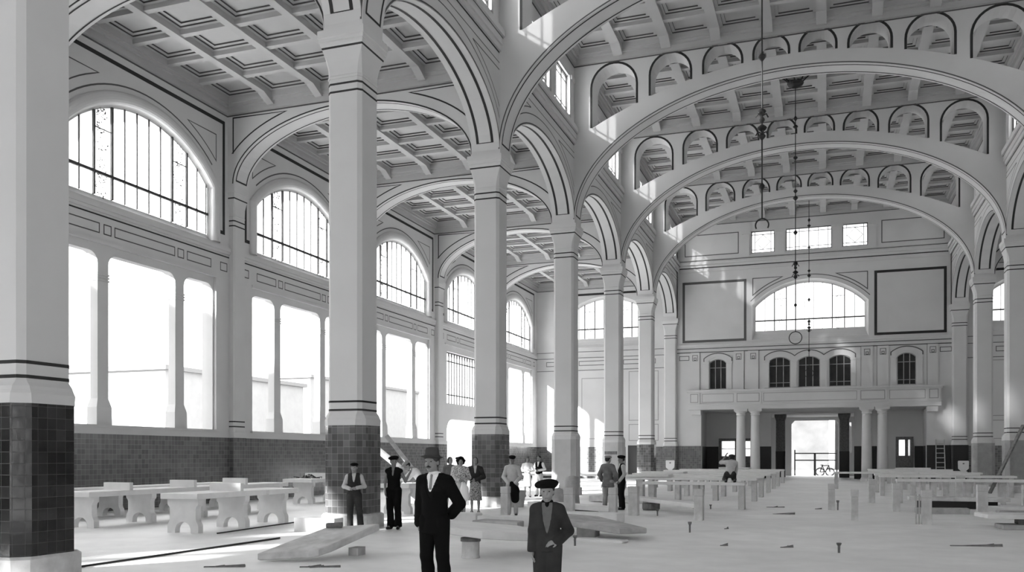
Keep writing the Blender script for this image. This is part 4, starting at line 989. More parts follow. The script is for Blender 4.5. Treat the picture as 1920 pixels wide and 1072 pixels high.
# ---- sack, basket and bucket behind the boy
def blob(name, m, cx, cy, rows, label, cat, n=14, seed=1):
    r_ = random.Random(seed); mb = MB(); ph = [r_.random() * 6 for _ in range(3)]
    rr = [[(cx + r * (1 + 0.08 * math.sin(3 * a + ph[0] + z * 5)) * math.cos(a), cy + r * (1 + 0.08 * math.sin(2 * a + ph[1])) * math.sin(a), z) for a in [2 * PI * k / n for k in range(n)]] for r, z in rows]
    mb.grid(rr, 0, closed=True); mb.add(list(reversed(rr[0]))); mb.add(rr[-1])
    return tag(mb.build(name, [m], origin=(cx, cy, 0), smooth=True), label, cat)
blob('sack', 'stone3', -7.75, 26.2, [(0.28, 0.0), (0.36, 0.08), (0.38, 0.25), (0.30, 0.5), (0.17, 0.62), (0.08, 0.66)], 'plump pale sack on the floor left of the pale column foot', 'sack')
blob('bundle', 'stone3', -7.6, 26.3 + 1.0, [(0.2, 0.0), (0.24, 0.1), (0.22, 0.6), (0.25, 0.85), (0.2, 0.98), (0.06, 1.02)], 'grey bundle standing behind the plump sack', 'bundle', seed=3)
mb = MB(); mb.lathe([(0.20, 0), (0.21, 0.01), (0.29, 0.52), (0.30, 0.54), (0.27, 0.53), (0.2, 0.05)], (-9.35, 27.0, 0), 20)
tag(mb.build('bucket', ['stone3'], origin=(-9.35, 27.0, 0)), 'grey tub on the floor between the seated man and the boy', 'tub')

# =================================================================== PEOPLE (smooth bodies grown from round-cone fields)
def surface_net(F, lo, h):
    """naive surface nets: F sampled on a grid, inside negative"""
    S0 = F < 0; nx, ny, nz = F.shape
    cnt = np.zeros((nx - 1, ny - 1, nz - 1), np.float32); acc = np.zeros((nx - 1, ny - 1, nz - 1, 3), np.float32)
    def sl(a, d): return (slice(a[0] + 0, nx - 1 + a[0]), slice(a[1], ny - 1 + a[1]), slice(a[2], nz - 1 + a[2]))
    corners = [(i, j, k) for i in (0, 1) for j in (0, 1) for k in (0, 1)]
    for c in corners:
        for ax in range(3):
            if c[ax]: continue
            d = list(c); d[ax] = 1
            a = F[sl(c, 0)]; b = F[sl(d, 0)]; m = (a < 0) != (b < 0)
            with np.errstate(divide='ignore', invalid='ignore'): t = np.where(m, a / (a - b), 0)
            cnt += m
            for q in range(3): acc[..., q] += np.where(m, c[q] + (t if q == ax else 0), 0)
    act = cnt > 0; idx = -np.ones(act.shape, np.int64); n = int(act.sum()); idx[act] = np.arange(n)
    P = acc[act] / cnt[act][:, None]; base = np.argwhere(act); V = (base + P) * h + np.array(lo)
    faces = []
    for ax in range(3):
        o1, o2 = [(1, 2), (2, 0), (0, 1)][ax]
        a = [slice(1, -1)] * 3; a[ax] = slice(0, -1); b = list(a); b[ax] = slice(1, None)
        A = S0[tuple(a)]; Bq = S0[tuple(b)]; ch = np.argwhere(A != Bq)
        if not len(ch): continue
        g0 = ch.copy(); g0[:, o1] += 1; g0[:, o2] += 1      # grid index of the edge start
        def cell(d1, d2):
            c = g0.copy(); c[:, o1] -= d1; c[:, o2] -= d2; return idx[c[:, 0], c[:, 1], c[:, 2]]
        q = np.stack([cell(0, 0), cell(1, 0), cell(1, 1), cell(0, 1)], 1)
        flip = ~A[ch[:, 0], ch[:, 1], ch[:, 2]]
        q[flip] = q[flip][:, ::-1]; faces.append(q)
    return V, np.concatenate(faces)

class Field:
    """union of round cones and ellipsoids, blended; cut() removes a half space or shape"""
    def __init__(s): s.p = []
    def cone(s, a, b, ra, rb, k=0.02, sq=None): s.p.append(('c', np.array(a, float), np.array(b, float), ra, rb, k, sq)); return s
    def chain(s, pts, rs, k=0.02, sq=None):
        for i in range(len(pts) - 1): s.cone(pts[i], pts[i + 1], rs[i], rs[i + 1], k, sq)
        return s
    def ball(s, c, r, k=0.02, rot=None): s.p.append(('e', np.array(c, float), np.array(r if hasattr(r, '__len__') else (r, r, r), float), rot, 0, k, None)); return s
    def cut(s, c, r, k=0.005, rot=None): s.p.append(('x', np.array(c, float), np.array(r, float), rot, 0, k, None)); return s
    def groove(s, a, b, ra, rb, k=0.005): s.p.append(('k', np.array(a, float), np.array(b, float), ra, rb, k, None)); return s
    def plane(s, c, n): s.p.append(('p', np.array(c, float), np.array(n, float) / np.linalg.norm(n), None, 0, 0, None)); return s
    def bounds(s):
        lo = np.full(3, 1e9); hi = -lo
        for p in s.p:
            if p[0] == 'c': r = max(p[3], p[4]); lo = np.minimum(lo, np.minimum(p[1], p[2]) - r); hi = np.maximum(hi, np.maximum(p[1], p[2]) + r)
            elif p[0] == 'e': r = p[2].max(); lo = np.minimum(lo, p[1] - r); hi = np.maximum(hi, p[1] + r)
        return lo - 0.05, hi + 0.05
    def mesh(s, h):
        lo, hi = s.bounds(); n = np.ceil((hi - lo) / h).astype(int) + 1
        ax = [lo[i] + h * np.arange(n[i]) for i in range(3)]
        F = np.full(n, 1.0, np.float32)
        for p in s.p:
            t, a, b, ra, rb, k, sq = p
            if t in 'ck': r = max(ra, rb); l2, h2 = np.minimum(a, b) - r - k - 3 * h, np.maximum(a, b) + r + k + 3 * h
            elif t == 'p': l2, h2 = lo, hi
            else: r = b.max(); l2, h2 = a - r - k - 3 * h, a + r + k + 3 * h
            i0 = np.clip(((l2 - lo) / h).astype(int), 0, n - 1); i1 = np.clip(((h2 - lo) / h).astype(int) + 2, 1, n)
            X, Y, Z = np.meshgrid(*[ax[i][i0[i]:i1[i]] for i in range(3)], indexing='ij')
            if t in 'ck':
                d = b - a; px, py, pz = X - a[0], Y - a[1], Z - a[2]; L2 = max(1e-9, d @ d)
                u = np.clip((px * d[0] + py * d[1] + pz * d[2]) / L2, 0, 1)
                qx, qy, qz = px - u * d[0], py - u * d[1], pz - u * d[2]
                if sq is not None:
                    # squash along a direction: sq = (unit vector, factor)
                    v, f = np.array(sq[0], float), sq[1]; w = qx * v[0] + qy * v[1] + qz * v[2]; e = w * (1 / f - 1)
                    qx, qy, qz = qx + e * v[0], qy + e * v[1], qz + e * v[2]
                D = np.sqrt(qx * qx + qy * qy + qz * qz) - (ra + (rb - ra) * u)
            elif t == 'p': D = (X - a[0]) * b[0] + (Y - a[1]) * b[1] + (Z - a[2]) * b[2]
            else:
                px, py, pz = X - a[0], Y - a[1], Z - a[2]
                if ra is not None:
                    R = np.array(ra); px, py, pz = [R[0][i] * px + R[1][i] * py + R[2][i] * pz for i in range(3)]
                q = np.sqrt((px / b[0]) ** 2 + (py / b[1]) ** 2 + (pz / b[2]) ** 2); D = (q - 1) * b.min()
            G = F[i0[0]:i1[0], i0[1]:i1[1], i0[2]:i1[2]]
            if t in 'xpk':
                D = -D if t in 'xk' else D
                G[...] = np.maximum(G, D)
            else:
                hh = np.clip(0.5 + 0.5 * (D - G) / k, 0, 1); G[...] = D * (1 - hh) + G * hh - k * hh * (1 - hh)
        return surface_net(F, lo, h)
    def build(s, name, m, parent, h):
        V, Q = s.mesh(h)
        me = bpy.data.meshes.new(name); me.from_pydata(V.tolist(), [], Q.tolist())
        me.polygons.foreach_set('use_smooth', [True] * len(me.polygons))
        me.materials.append(M[m] if isinstance(m, str) else m); me.update()
        o = bpy.data.objects.new(name, me); COL.objects.link(o); o.parent = parent
        return o

def rotm(ax, a):
    c, s_ = math.cos(a), math.sin(a)
    return {'x': [[1, 0, 0], [0, c, -s_], [0, s_, c]], 'y': [[c, 0, s_], [0, 1, 0], [-s_, 0, c]], 'z': [[c, -s_, 0], [s_, c, 0], [0, 0, 1]]}[ax]
def mul(A, B): return [[sum(A[i][k] * B[k][j] for k in range(3)) for j in range(3)] for i in range(3)]

M['skin'] = mat('skin', 0.25, 0.6, spec=0.3); M['skin_dark'] = mat('tanned_skin', 0.19, 0.6, spec=0.3)
M['black_cloth'] = mat('black_wool', 0.006, 0.95, spec=0.1); M['ink_cloth'] = mat('very_dark_wool', 0.009, 0.95, spec=0.1)
M['charcoal'] = mat('charcoal_cloth', 0.036, 0.9, var=0.2, scale=8, spec=0.1); M['midgrey'] = mat('mid_grey_cloth', 0.14, 0.9, var=0.2, scale=8, spec=0.1)
M['grey_cloth'] = mat('grey_cloth', 0.26, 0.9, var=0.12, scale=8, spec=0.1); M['pale_cloth'] = mat('pale_shirt', 0.45, 0.9, var=0.1, scale=9, spec=0.1)
M['white_cloth'] = mat('white_cloth', 0.78, 0.9, spec=0.1); M['hair'] = mat('dark_hair', 0.018, 0.7); M['leather'] = mat('shoe_leather', 0.012, 0.5)
M['hat_felt'] = mat('grey_felt', 0.06, 0.95, spec=0.1); M['eye'] = mat('eye', 0.01, 0.3); M['lips'] = mat('lips', 0.09, 0.5)
def patterned(name, a, b, sc):
    m, nt, out = newmat(name); bs = N(nt, 'ShaderNodeBsdfPrincipled'); nt.links.new(bs.outputs[0], out.inputs[0]); bs.inputs['Roughness'].default_value = 0.9
    tc = N(nt, 'ShaderNodeTexCoord'); v = N(nt, 'ShaderNodeTexVoronoi'); v.inputs['Scale'].default_value = sc
    nt.links.new(tc.outputs['Object'], v.inputs['Vector'])
    mr = N(nt, 'ShaderNodeMapRange'); mr.inputs[1].default_value = 0.38; mr.inputs[2].default_value = 0.46; mr.inputs[3].default_value = a; mr.inputs[4].default_value = b
    nt.links.new(v.outputs['Distance'], mr.inputs[0]); cb = N(nt, 'ShaderNodeCombineColor')
    for i in range(3): nt.links.new(mr.outputs[0], cb.inputs[i])
    nt.links.new(cb.outputs[0], bs.inputs['Base Color']); return m
M['print_dark'] = patterned('dark_floral_print', 0.03, 0.34, 38); M['print_pale'] = patterned('pale_floral_print', 0.14, 0.5, 30)

def V3(*a): return np.array(a, float)

def hand(f, wrist, d, n, side, curl=0.5, s=1.0, k=0.004):
    """palm and five fingers: d = pointing direction, n = palm normal, side = +1/-1 where the thumb lies"""
    d = V3(*d); d /= np.linalg.norm(d); n = V3(*n); n -= d * (n @ d); n /= np.linalg.norm(n); u = np.cross(d, n) * side
    w = V3(*wrist)
    f.cone(w, w + d * 0.045 * s, 0.024 * s, 0.026 * s, 0.012)
    for i, (o, l) in enumerate(((0.030, 0.070), (0.011, 0.080), (-0.009, 0.075), (-0.028, 0.058))):
        k0 = w + d * 0.028 * s + u * o * 0.75 * s; k1 = w + d * (0.088 - 0.006 * abs(i - 1)) * s + u * o * s
        f.cone(k0, k1, 0.014 * s, 0.0115 * s, 0.012)
        a = curl * (0.75 + 0.12 * i); p = k1; dd = d * math.cos(a * 0.5) + n * math.sin(a * 0.5)
        q = p + dd * l * 0.45 * s; f.cone(p, q, 0.0105 * s, 0.0095 * s, k)
        dd = d * math.cos(a * 1.3) + n * math.sin(a * 1.3); r = q + dd * l * 0.32 * s; f.cone(q, r, 0.0095 * s, 0.0085 * s, k)
        dd = d * math.cos(a * 1.9) + n * math.sin(a * 1.9); f.cone(r, r + dd * l * 0.25 * s, 0.0085 * s, 0.0075 * s, k)
    t0 = w + d * 0.02 * s + u * 0.024 * s; t1 = t0 + (d * 0.6 + u * 0.75 + n * 0.25) * 0.042 * s; t2 = t1 + (d * 0.92 + u * 0.25 + n * 0.3) * 0.034 * s
    f.cone(t0, t1, 0.015 * s, 0.012 * s, 0.010); f.cone(t1, t2, 0.0115 * s, 0.009 * s, k)

def person(name, x, y, rz, label, H=1.70, skin='skin', pose=None, wear=None, res=0.012, hres=None, z0=0.0, female=False, moustache=False, hair=True, scale_w=1.0, kind_group=None):
    """pose keys: joints (x right of the picture for a figure facing the viewer, -y ahead); wear: list of garments"""
    t = empty(name, (x, y, z0), label, 'person', kind_group, rz)
    k = H / 1.75; po = pose or {}
    J = dict(pel=(0, 0, .95), wai=(0, .005, 1.09), che=(0, .0, 1.29), nb=(0, .012, 1.475), hd=(0, -.012, 1.625),
             sR=(-.166, .012, 1.395), eR=(-.225, .03, 1.14), wR=(-.22, -.02, .90), sL=(.166, .012, 1.395), eL=(.225, .03, 1.14), wL=(.22, -.02, .90),
             hR=(-.088, 0, .93), kR=(-.10, -.02, .51), aR=(-.105, .02, .09), tR=(-.125, -.13, .035), hL=(.088, 0, .93), kL=(.10, -.02, .51), aL=(.105, .02, .09), tL=(.125, -.13, .035))
    J.update({a: b for a, b in po.items() if a in J})
    J = {a: V3(*b) * k for a, b in J.items()}
    if scale_w != 1.0:
        for a in J: J[a][0] *= scale_w
    yaw, nod, tilt = po.get('yaw', 0.0), po.get('nod', 0.0), po.get('roll', 0.0)
    RH = mul(mul(rotm('z', yaw), rotm('x', nod)), rotm('y', tilt)); RHn = np.array(RH)
    hc = J['hd']
    hs = k * po.get('hs', 1.0)
    def hp(px, py, pz): return hc + RHn @ (V3(px, py, pz) * hs)
    sq = ((0, 1, 0), 0.66); up = J['che'] - J['pel']; fwd = np.cross(V3(1, 0, 0), up); fwd /= np.linalg.norm(fwd); sq = (tuple(fwd), 0.68)
    ch = 0.92 if female else 1.0
    def torso(f, e, lo='pel', kk=0.05):
        f.cone(J['pel'], J['wai'], (.125 + (.012 if female else 0)) * k + e, (.108 if female else .122) * k + e, kk, sq)
        f.cone(J['wai'], J['che'], (.108 if female else .122) * k + e, .142 * ch * k + e, kk, sq)
        m = J['che'] + (J['nb'] - J['che']) * 0.62
        f.cone(J['che'], m, .142 * ch * k + e, .10 * k + e, kk, sq)
        for s_ in 'RL': f.cone(J['s' + s_] * 0.97 + m * 0.03, m + V3(0, 0, .035) * k, .047 * k + e, .060 * k + e, 0.05)
    def arm(f, s_, e, end=1.0, flare=0.0):
        a, b, c = J['s' + s_], J['e' + s_], J['w' + s_]
        f.cone(a, b, .050 * k + e, .041 * k + e, 0.035); c2 = b + (c - b) * end
        f.cone(b, c2, .042 * k + e, (.042 + (.029 - .042) * end) * k + e + flare, 0.02)
    def leg(f, s_, e, end=1.0, flare=0.0):
        a, b, c = J['h' + s_], J['k' + s_], J['a' + s_]
        f.cone(a, b, .088 * k + e, .058 * k + e, 0.03); m = b + (c - b) * 0.35 + V3(0, 0.012, 0) * k
        if end >= 1: f.cone(b, m, .056 * k + e, .056 * k + e * 1.0, 0.02); f.cone(m, c, .055 * k + e, .038 * k + e + flare, 0.02)
        else: f.cone(b, b + (c - b) * end, .056 * k + e, .052 * k + e + flare, 0.02)
    # ---- the body: head, neck, trunk, arms, hands and legs in one surface
    hres = hres or res
    f = Field()
    torso(f, -.012); f.cone(J['nb'] - V3(0, 0, .03) * k, hp(0, .015, -.06), .056 * k, .050 * k, 0.02)
    for s_ in 'RL': arm(f, s_, -.004); leg(f, s_, -.010)
    RHl = [list(r) for r in RHn]
    def hb(c, r, kk=0.02): f.ball(hp(*c), tuple(v * hs for v in r), kk, RHl)
    hb((0, .012, .035), (.074, .092, .085)); hb((0, -.022, -.035), (.058, .066, .078), 0.03); hb((0, -.062, -.092), (.024, .022, .018), 0.02)
    f.cone(hp(0, -.086, .008), hp(0, -.106, -.028), .010 * k, .0135 * k, 0.012)                        # nose
    for s_ in (1, -1):
        f.cone(hp(s_ * .012, -.084, .026), hp(s_ * .046, -.070, .028), .010 * k, .009 * k, 0.012)     # brow
        f.ball(hp(s_ * .076, .012, -.008), (.012 * k, .02 * k, .032 * k), 0.008, RHl)                 # ear
        f.ball(hp(s_ * .036, -.066, -.032), (.02 * k, .016 * k, .02 * k), 0.02, RHl)                  # cheek
    for s_ in (1, -1): f.cut(hp(s_ * .030, -.094, .006), (.019 * k, .016 * k, .011 * k), 0.006, RHl)
    f.cone(hp(-.018, -.082, -.064), hp(.018, -.082, -.064), .008 * k, .008 * k, 0.008); f.cone(hp(-.013, -.081, -.076), hp(.013, -.081, -.076), .008 * k, .008 * k, 0.006)
    for s_, sd in (('R', -1), ('L', 1)):
        w, e = J['w' + s_], J['e' + s_]; d = po.get('hd' + s_, (w - e)); n = po.get('hn' + s_, (-sd, -0.2, 0))
        hand(f, w, d, n, po.get('hs' + s_, 1 if s_ == 'L' else -1), po.get('curl', 0.55), k)
    for s_ in 'RL': f.cone(J['a' + s_], J['t' + s_], .036 * k, .03 * k, 0.02)
    body = f.build('body', skin, t, hres)
    # eyes, mouth line, moustache, hair
    f = Field()
    for s_ in (1, -1): f.ball(hp(s_ * .030, -.077, .006), (.013 * hs, .010 * hs, .0075 * hs), 0.002, RHl)
    f.build('eyes', 'eye', t, min(hres, 0.005))
    f = Field(); f.cone(hp(-.019, -.088, -.070), hp(.019, -.088, -.070), .0045 * k, .0045 * k, 0.002); f.build('mouth', 'lips', t, min(hres, 0.004))
    if moustache:
        f = Field(); f.cone(hp(0, -.094, -.050), hp(.032, -.082, -.062), .012 * k, .006 * k, 0.006); f.cone(hp(0, -.094, -.050), hp(-.032, -.082, -.062), .012 * k, .006 * k, 0.006); f.build('moustache', 'hair', t, min(hres, 0.007))
    if hair:
        f = Field(); f.ball(hp(0, .022, .040), (.082 * hs, .094 * hs, .088 * hs), 0.02, RHl)
        if female: f.ball(hp(.055, .02, -.03), (.035 * hs, .06 * hs, .06 * hs), 0.03, RHl); f.ball(hp(-.055, .02, -.03), (.035 * hs, .06 * hs, .06 * hs), 0.03, RHl); f.ball(hp(0, .07, -.03), (.06 * hs, .04 * hs, .05 * hs), 0.03, RHl)
        else: f.ball(hp(0, .06, -.015), (.07 * hs, .05 * hs, .055 * hs), 0.03, RHl)
        f.cut(hp(0, -.10, -.045 if female else -.035), ((.062 if female else .072) * hs, .085 * hs, (.078 if female else .105) * hs), 0.01, RHl); f.build('hair', 'hair', t, hres)
    # ---- garments
    for gname, gm, *op in (wear or []):
        o = op[0] if op else {}
        f = Field(); e = o.get('e', .012)
        if gname in ('jacket', 'shirt', 'blouse', 'vest', 'waistcoat', 'cardigan', 'smock', 'coat'):
            torso(f, e)
            if 'hem' in o:
                hz = J['pel'] + V3(0, 0, (o['hem'] - .95)) * k; f.cone(J['wai'], hz, .12 * k + e, (.145 + o.get('flare', 0)) * k + e, 0.05, sq)
            if gname not in ('vest', 'waistcoat'):
                for s_ in 'RL': arm(f, s_, e + (.006 if gname in ('jacket', 'coat') else .002), o.get('sleeve', 0.97), o.get('cuff', .006))
            f.plane(J['nb'] + V3(0, 0, .02) * k, (0, 0, 1)) if up[2] > 0.2 else None
            if 'hem' in o: f.plane(J['pel'] + V3(0, 0, (o['hem'] - .95)) * k, (0, 0, -1))
            if o.get('vee'):
                d, wv = o['vee']; c = J['nb'] + V3(0, -.13, -.01) * k
                f.groove(c + V3(0, .025, .045) * k, c + V3(0, .0, -d) * k, wv * k * 1.35, .006 * k)
            f.cut(J['nb'] + V3(0, -.02, .055) * k, (.066 * k, .075 * k, .06 * k))
            if o.get('lapel'): pass
        elif gname in ('trousers', 'breeches'):
            f.cone(J['pel'] + V3(0, 0, -.02) * k, J['wai'] + V3(0, 0, -.03) * k, .132 * k + e * .6, .122 * k + e * .6, 0.04, sq)
            for s_ in 'RL': leg(f, s_, e, o.get('end', 1.0), o.get('flare', .014))
            f.plane(V3(0, 0, .055) * k, (0, 0, -1))
        elif gname in ('skirt', 'apron'):
            hz = V3(0, 0, o.get('hem', .45)) * k; c = (J['aR'] + J['aL']) / 2; bt = V3(c[0] * .6, c[1] * .6, hz[2])
            f.cone(J['wai'] + V3(0, 0, -.02) * k, J['pel'], .112 * k + e, .14 * k + e, 0.03, sq); f.cone(J['pel'], bt, .14 * k + e, o.get('wide', .19) * k, 0.03, ((0, 1, 0), .82)); f.plane(hz, (0, 0, -1))
            if gname == 'apron': f.cut(V3(0, .12, .8) * k, (.40 * k, .19 * k, .9 * k))
        elif gname == 'shoes':
            for s_ in 'RL':
                a, b = J['a' + s_], J['t' + s_]; f.cone(a + V3(0, .02, -.045) * k, b, .043 * k, .036 * k, 0.02); f.cone(a + V3(0, 0, .0) * k, a + V3(0, 0, -.03) * k, .046 * k, .046 * k, 0.02)
            f.plane(V3(0, 0, .0), (0, 0, -1))
        elif gname == 'fedora':
            RB = [list(r) for r in np.array(mul(RH, rotm('x', -0.06)))]
            f.ball(hp(0, .008, .062), (.138 * hs, .160 * hs, .016 * hs), 0.01, RB); f.cone(hp(0, .012, .06), hp(0, .014, .135), .094 * hs, .080 * hs, 0.012); f.plane(hp(0, .0, .172), RHn @ V3(0, -.12, 1)); f.cut(hp(0, .02, .185), (.022 * hs, .07 * hs, .028 * hs), 0.01, RB)
        elif gname == 'beret':
            RB = [list(r) for r in np.array(mul(RH, mul(rotm('y', o.get('lean', 0.22)), rotm('x', -0.12))))]
            f.ball(hp(o.get('dx', -.012), .02, .088), (.128 * hs * o.get('r', 1), .132 * hs * o.get('r', 1), .050 * hs * o.get('r', 1)), 0.02, RB); f.ball(hp(0, .012, .065), (.088 * hs, .104 * hs, .045 * hs), 0.03, RHl); f.plane(hp(0, 0, .038), -RHn @ V3(0, 0, 1))
        elif gname == 'cap':
            f.ball(hp(0, .018, .080), (.106 * hs, .122 * hs, .048 * hs), 0.02, RHl); f.ball(hp(0, -.10, .056), (.066 * hs, .058 * hs, .012 * hs), 0.015, RHl); f.plane(hp(0, 0, .036), -RHn @ V3(0, 0, 1))
        elif gname == 'cloche':
            f.ball(hp(0, .02, .06), (.105 * hs, .116 * hs, .088 * hs), 0.02, RHl); f.ball(hp(0, .035, .02), (.150 * hs, .135 * hs, .045 * hs), 0.03, RHl); f.ball(hp(0, .06, -.04), (.12 * hs, .07 * hs, .07 * hs), 0.03, RHl); f.cut(hp(0, -.12, -.035), (.066 * hs, .12 * hs, .088 * hs), 0.01, RHl)
        elif gname == 'headscarf':
            f.ball(hp(0, .02, .05), (.092 * hs, .108 * hs, .085 * hs), 0.02, RHl); f.ball(hp(.0, .085, .0), (.05 * hs, .04 * hs, .06 * hs), 0.02, RHl); f.cut(hp(0, -.11, -.06), (.09 * hs, .10 * hs, .09 * hs), 0.01, RHl)
        elif gname == 'neckerchief':
            f.cone(J['nb'] + V3(-.045, -.03, .02) * k, J['nb'] + V3(.045, -.03, .02) * k, .034 * k, .034 * k, 0.03); f.cone(J['nb'] + V3(0, .03, .03) * k, J['nb'] + V3(0, -.06, -.01) * k, .05 * k, .03 * k, 0.03); f.ball(J['nb'] + V3(0, -.085, -.02) * k, (.022 * k, .02 * k, .03 * k))
        elif gname == 'collar':
            f.cone(J['nb'] + V3(-.008, -.008, .022) * k, J['nb'] + V3(.008, -.008, .022) * k, .066 * k, .066 * k, 0.02, ((0, 0, 1), .36))
        elif gname == 'tie':
            f.cone(J['nb'] + V3(0, -.085, -.01) * k, J['nb'] + V3(0, -.088, -.03) * k, .018 * k, .014 * k, 0.005); f.cone(J['nb'] + V3(0, -.095, -.04) * k, J['nb'] + V3(0, -.118, -.16) * k, .013 * k, .018 * k, 0.005)
        elif gname == 'bundle_cloth':
            f.chain([V3(*p) * k for p in o['path']], [r * k for r in o['r']], 0.05, ((0, 1, 0), .6))
        elif gname == 'bag':
            f.ball(V3(*o['c']) * k, tuple(v * k for v in o['r']), 0.02)
        else: continue
        f.build(o.get('name', gname), gm, t, o.get('res', res))
    return t
FACE = math.radians(17)          # turn of a figure that looks at the photographer
# man in black suit: right arm (left in the photo) hanging, other hand behind his back
person('person', -4.25, 9.36, math.radians(-4), 'moustached man in black suit, pale tie and felt hat, hands drawn back', H=1.70, res=0.011, hres=0.0075, moustache=True,
       pose=dict(hd=(-.03, -.012, 1.625), eL=(.275, .12, 1.13), wL=(.12, .20, 1.00), hdL=(-1, .1, -.25), hnL=(0, -1, .2), eR=(-.215, .05, 1.13), wR=(-.19, -.01, .90), yaw=.02, kR=(-.095, -.02, .51), aR=(-.085, .03, .09), tR=(-.12, -.10, .035), kL=(.125, -.03, .51), aL=(.145, .0, .09), tL=(.19, -.14, .035), hnR=(1, 0, 0)),
       wear=[('shirt', 'white_cloth', dict(e=.004, sleeve=.97)), ('collar', 'white_cloth', dict(res=.007)), ('waistcoat', 'ink_cloth', dict(e=.010, vee=(.20, .075), hem=.93)), ('tie', 'grey_cloth', dict(res=.007)), ('jacket', 'black_cloth', dict(e=.022, hem=.77, flare=.03, vee=(.30, .085), cuff=.012)), ('trousers', 'black_cloth', dict(e=.020, flare=.03)), ('shoes', 'leather'), ('fedora', 'hat_felt', dict(res=.009))])
# boy in a beret
person('person', -2.66, 8.62, math.radians(14), 'boy in black beret and open dark jacket, left hand on his hip', H=1.385, res=0.010, hres=0.0065, skin='skin', scale_w=.90,
       pose=dict(hs=1.13, eL=(.30, .09, 1.12), wL=(.145, -.10, 1.00), hdL=(-.9, -.35, -.2), hnL=(.1, .6, -.7), eR=(-.20, .02, 1.13), wR=(-.205, -.05, .88), hnR=(1, 0, 0), curl=.5, yaw=-.06, kR=(-.10, -.03, .51), kL=(.10, -.03, .51)),
       wear=[('shirt', 'midgrey', dict(e=.006)), ('neckerchief', 'ink_cloth', dict(res=.008)), ('jacket', 'charcoal', dict(e=.016, hem=.86, flare=.025, vee=(.46, .062), cuff=.012)), ('trousers', 'charcoal', dict(e=.022, flare=.03)), ('shoes', 'leather'), ('beret', 'black_cloth', dict(res=.009, lean=-.14, r=1.08))])
# two men in waistcoats at the column
person('person', -9.65, 17.05, math.radians(24), 'man in cap, grey waistcoat and pale shirt, hands together before the tiled column', H=1.50, res=0.013, hres=0.010, skin='skin',
       pose=dict(eR=(-.26, .02, 1.15), wR=(-.09, -.20, 1.10), hdR=(1, -.15, .05), hnR=(0, .5, -1), eL=(.26, .03, 1.15), wL=(.08, -.19, 1.12), hdL=(-1, -.1, 0), hnL=(0, .5, -1), yaw=-.12, kL=(.14, -.05, .51), aL=(.17, .0, .09), tL=(.21, -.13, .035)),
       wear=[('shirt', 'pale_cloth', dict(e=.008)), ('vest', 'charcoal', dict(e=.016, vee=(.22, .05), hem=.97)), ('trousers', 'charcoal', dict(e=.018, flare=.02)), ('shoes', 'leather'), ('cap', 'black_cloth')])
person('person', -9.15, 17.95, math.radians(10), 'bareheaded looking man in black beret and black waistcoat, bare arms hanging'.replace('bareheaded looking man', 'man'), H=1.64, res=0.013, hres=0.010, skin='skin_dark',
       pose=dict(eR=(-.225, .03, 1.13), wR=(-.19, -.06, .90), eL=(.27, .07, 1.15), wL=(.36, .10, 1.34), hdL=(.5, .1, .8), yaw=.42, aR=(-.08, .02, .09), tR=(-.13, -.12, .035), kR=(-.09, -.02, .51)),
       wear=[('vest', 'black_cloth', dict(e=.016, vee=(.24, .05), hem=.93)), ('trousers', 'black_cloth', dict(e=.022, flare=.03)), ('shoes', 'leather'), ('beret', 'black_cloth', dict(lean=-.1, dx=0))])
# bent worker in white shirt and another head behind him
BW = dict(wai=(0, -.03, 1.07), che=(-.06, -.12, 1.24), nb=(-.13, -.24, 1.38), hd=(-.18, -.36, 1.46), sR=(-.25, -.15, 1.29), sL=(.06, -.19, 1.31), eR=(-.34, -.34, 1.10), wR=(-.34, -.52, .98), eL=(.03, -.40, 1.10), wL=(-.10, -.56, 1.0))
person('person', -10.3, 21.8, math.radians(-40), 'worker in white shirt bending over the stone table behind the black suited man', H=1.66, res=0.015, skin='skin', pose=dict(BW, nod=.6), wear=[('shirt', 'white_cloth', dict(e=.016, sleeve=.6)), ('trousers', 'midgrey', dict(e=.016, flare=.02)), ('shoes', 'leather'), ('cap', 'grey_cloth')])
person('person', -9.95, 23.6, math.radians(10), 'person in dark cap mostly hidden behind the black suited man', H=1.62, res=0.016, skin='skin', pose=dict(yaw=.3), wear=[('shirt', 'pale_cloth', dict(e=.012)), ('trousers', 'charcoal'), ('shoes', 'leather'), ('cap', 'black_cloth')])
# women
person('person', -10.65, 24.6, math.radians(20), 'woman in dark coat half hidden left of the two women', H=1.62, res=0.016, female=True, pose=dict(yaw=.5), wear=[('coat', 'midgrey', dict(e=.018, hem=.5, flare=.05)), ('skirt', 'charcoal', dict(hem=.45)), ('shoes', 'leather')])
person('person', -9.28, 22.15, math.radians(24), 'smiling woman in black cloche hat and pale floral dress, white apron at her front', H=1.62, res=0.013, hres=.010, female=True,
       pose=dict(eR=(-.25, .02, 1.15), wR=(-.06, -.19, 1.10), hdR=(1, -.1, -.1), hnR=(0, .6, -1), eL=(.25, .02, 1.15), wL=(.12, -.18, 1.08), hdL=(-.9, -.2, -.2), hnL=(0, .6, -1), nod=-.05),
       wear=[('blouse', 'print_pale', dict(e=.014, hem=.78, flare=.02)), ('skirt', 'pale_cloth', dict(hem=.50, wide=.20)), ('bundle_cloth', 'white_cloth', dict(name='apron', path=[(.06, -.185, 1.02), (.10, -.205, .82), (.12, -.20, .60)], r=(.05, .11, .13))), ('shoes', 'leather'), ('cloche', 'black_cloth')])
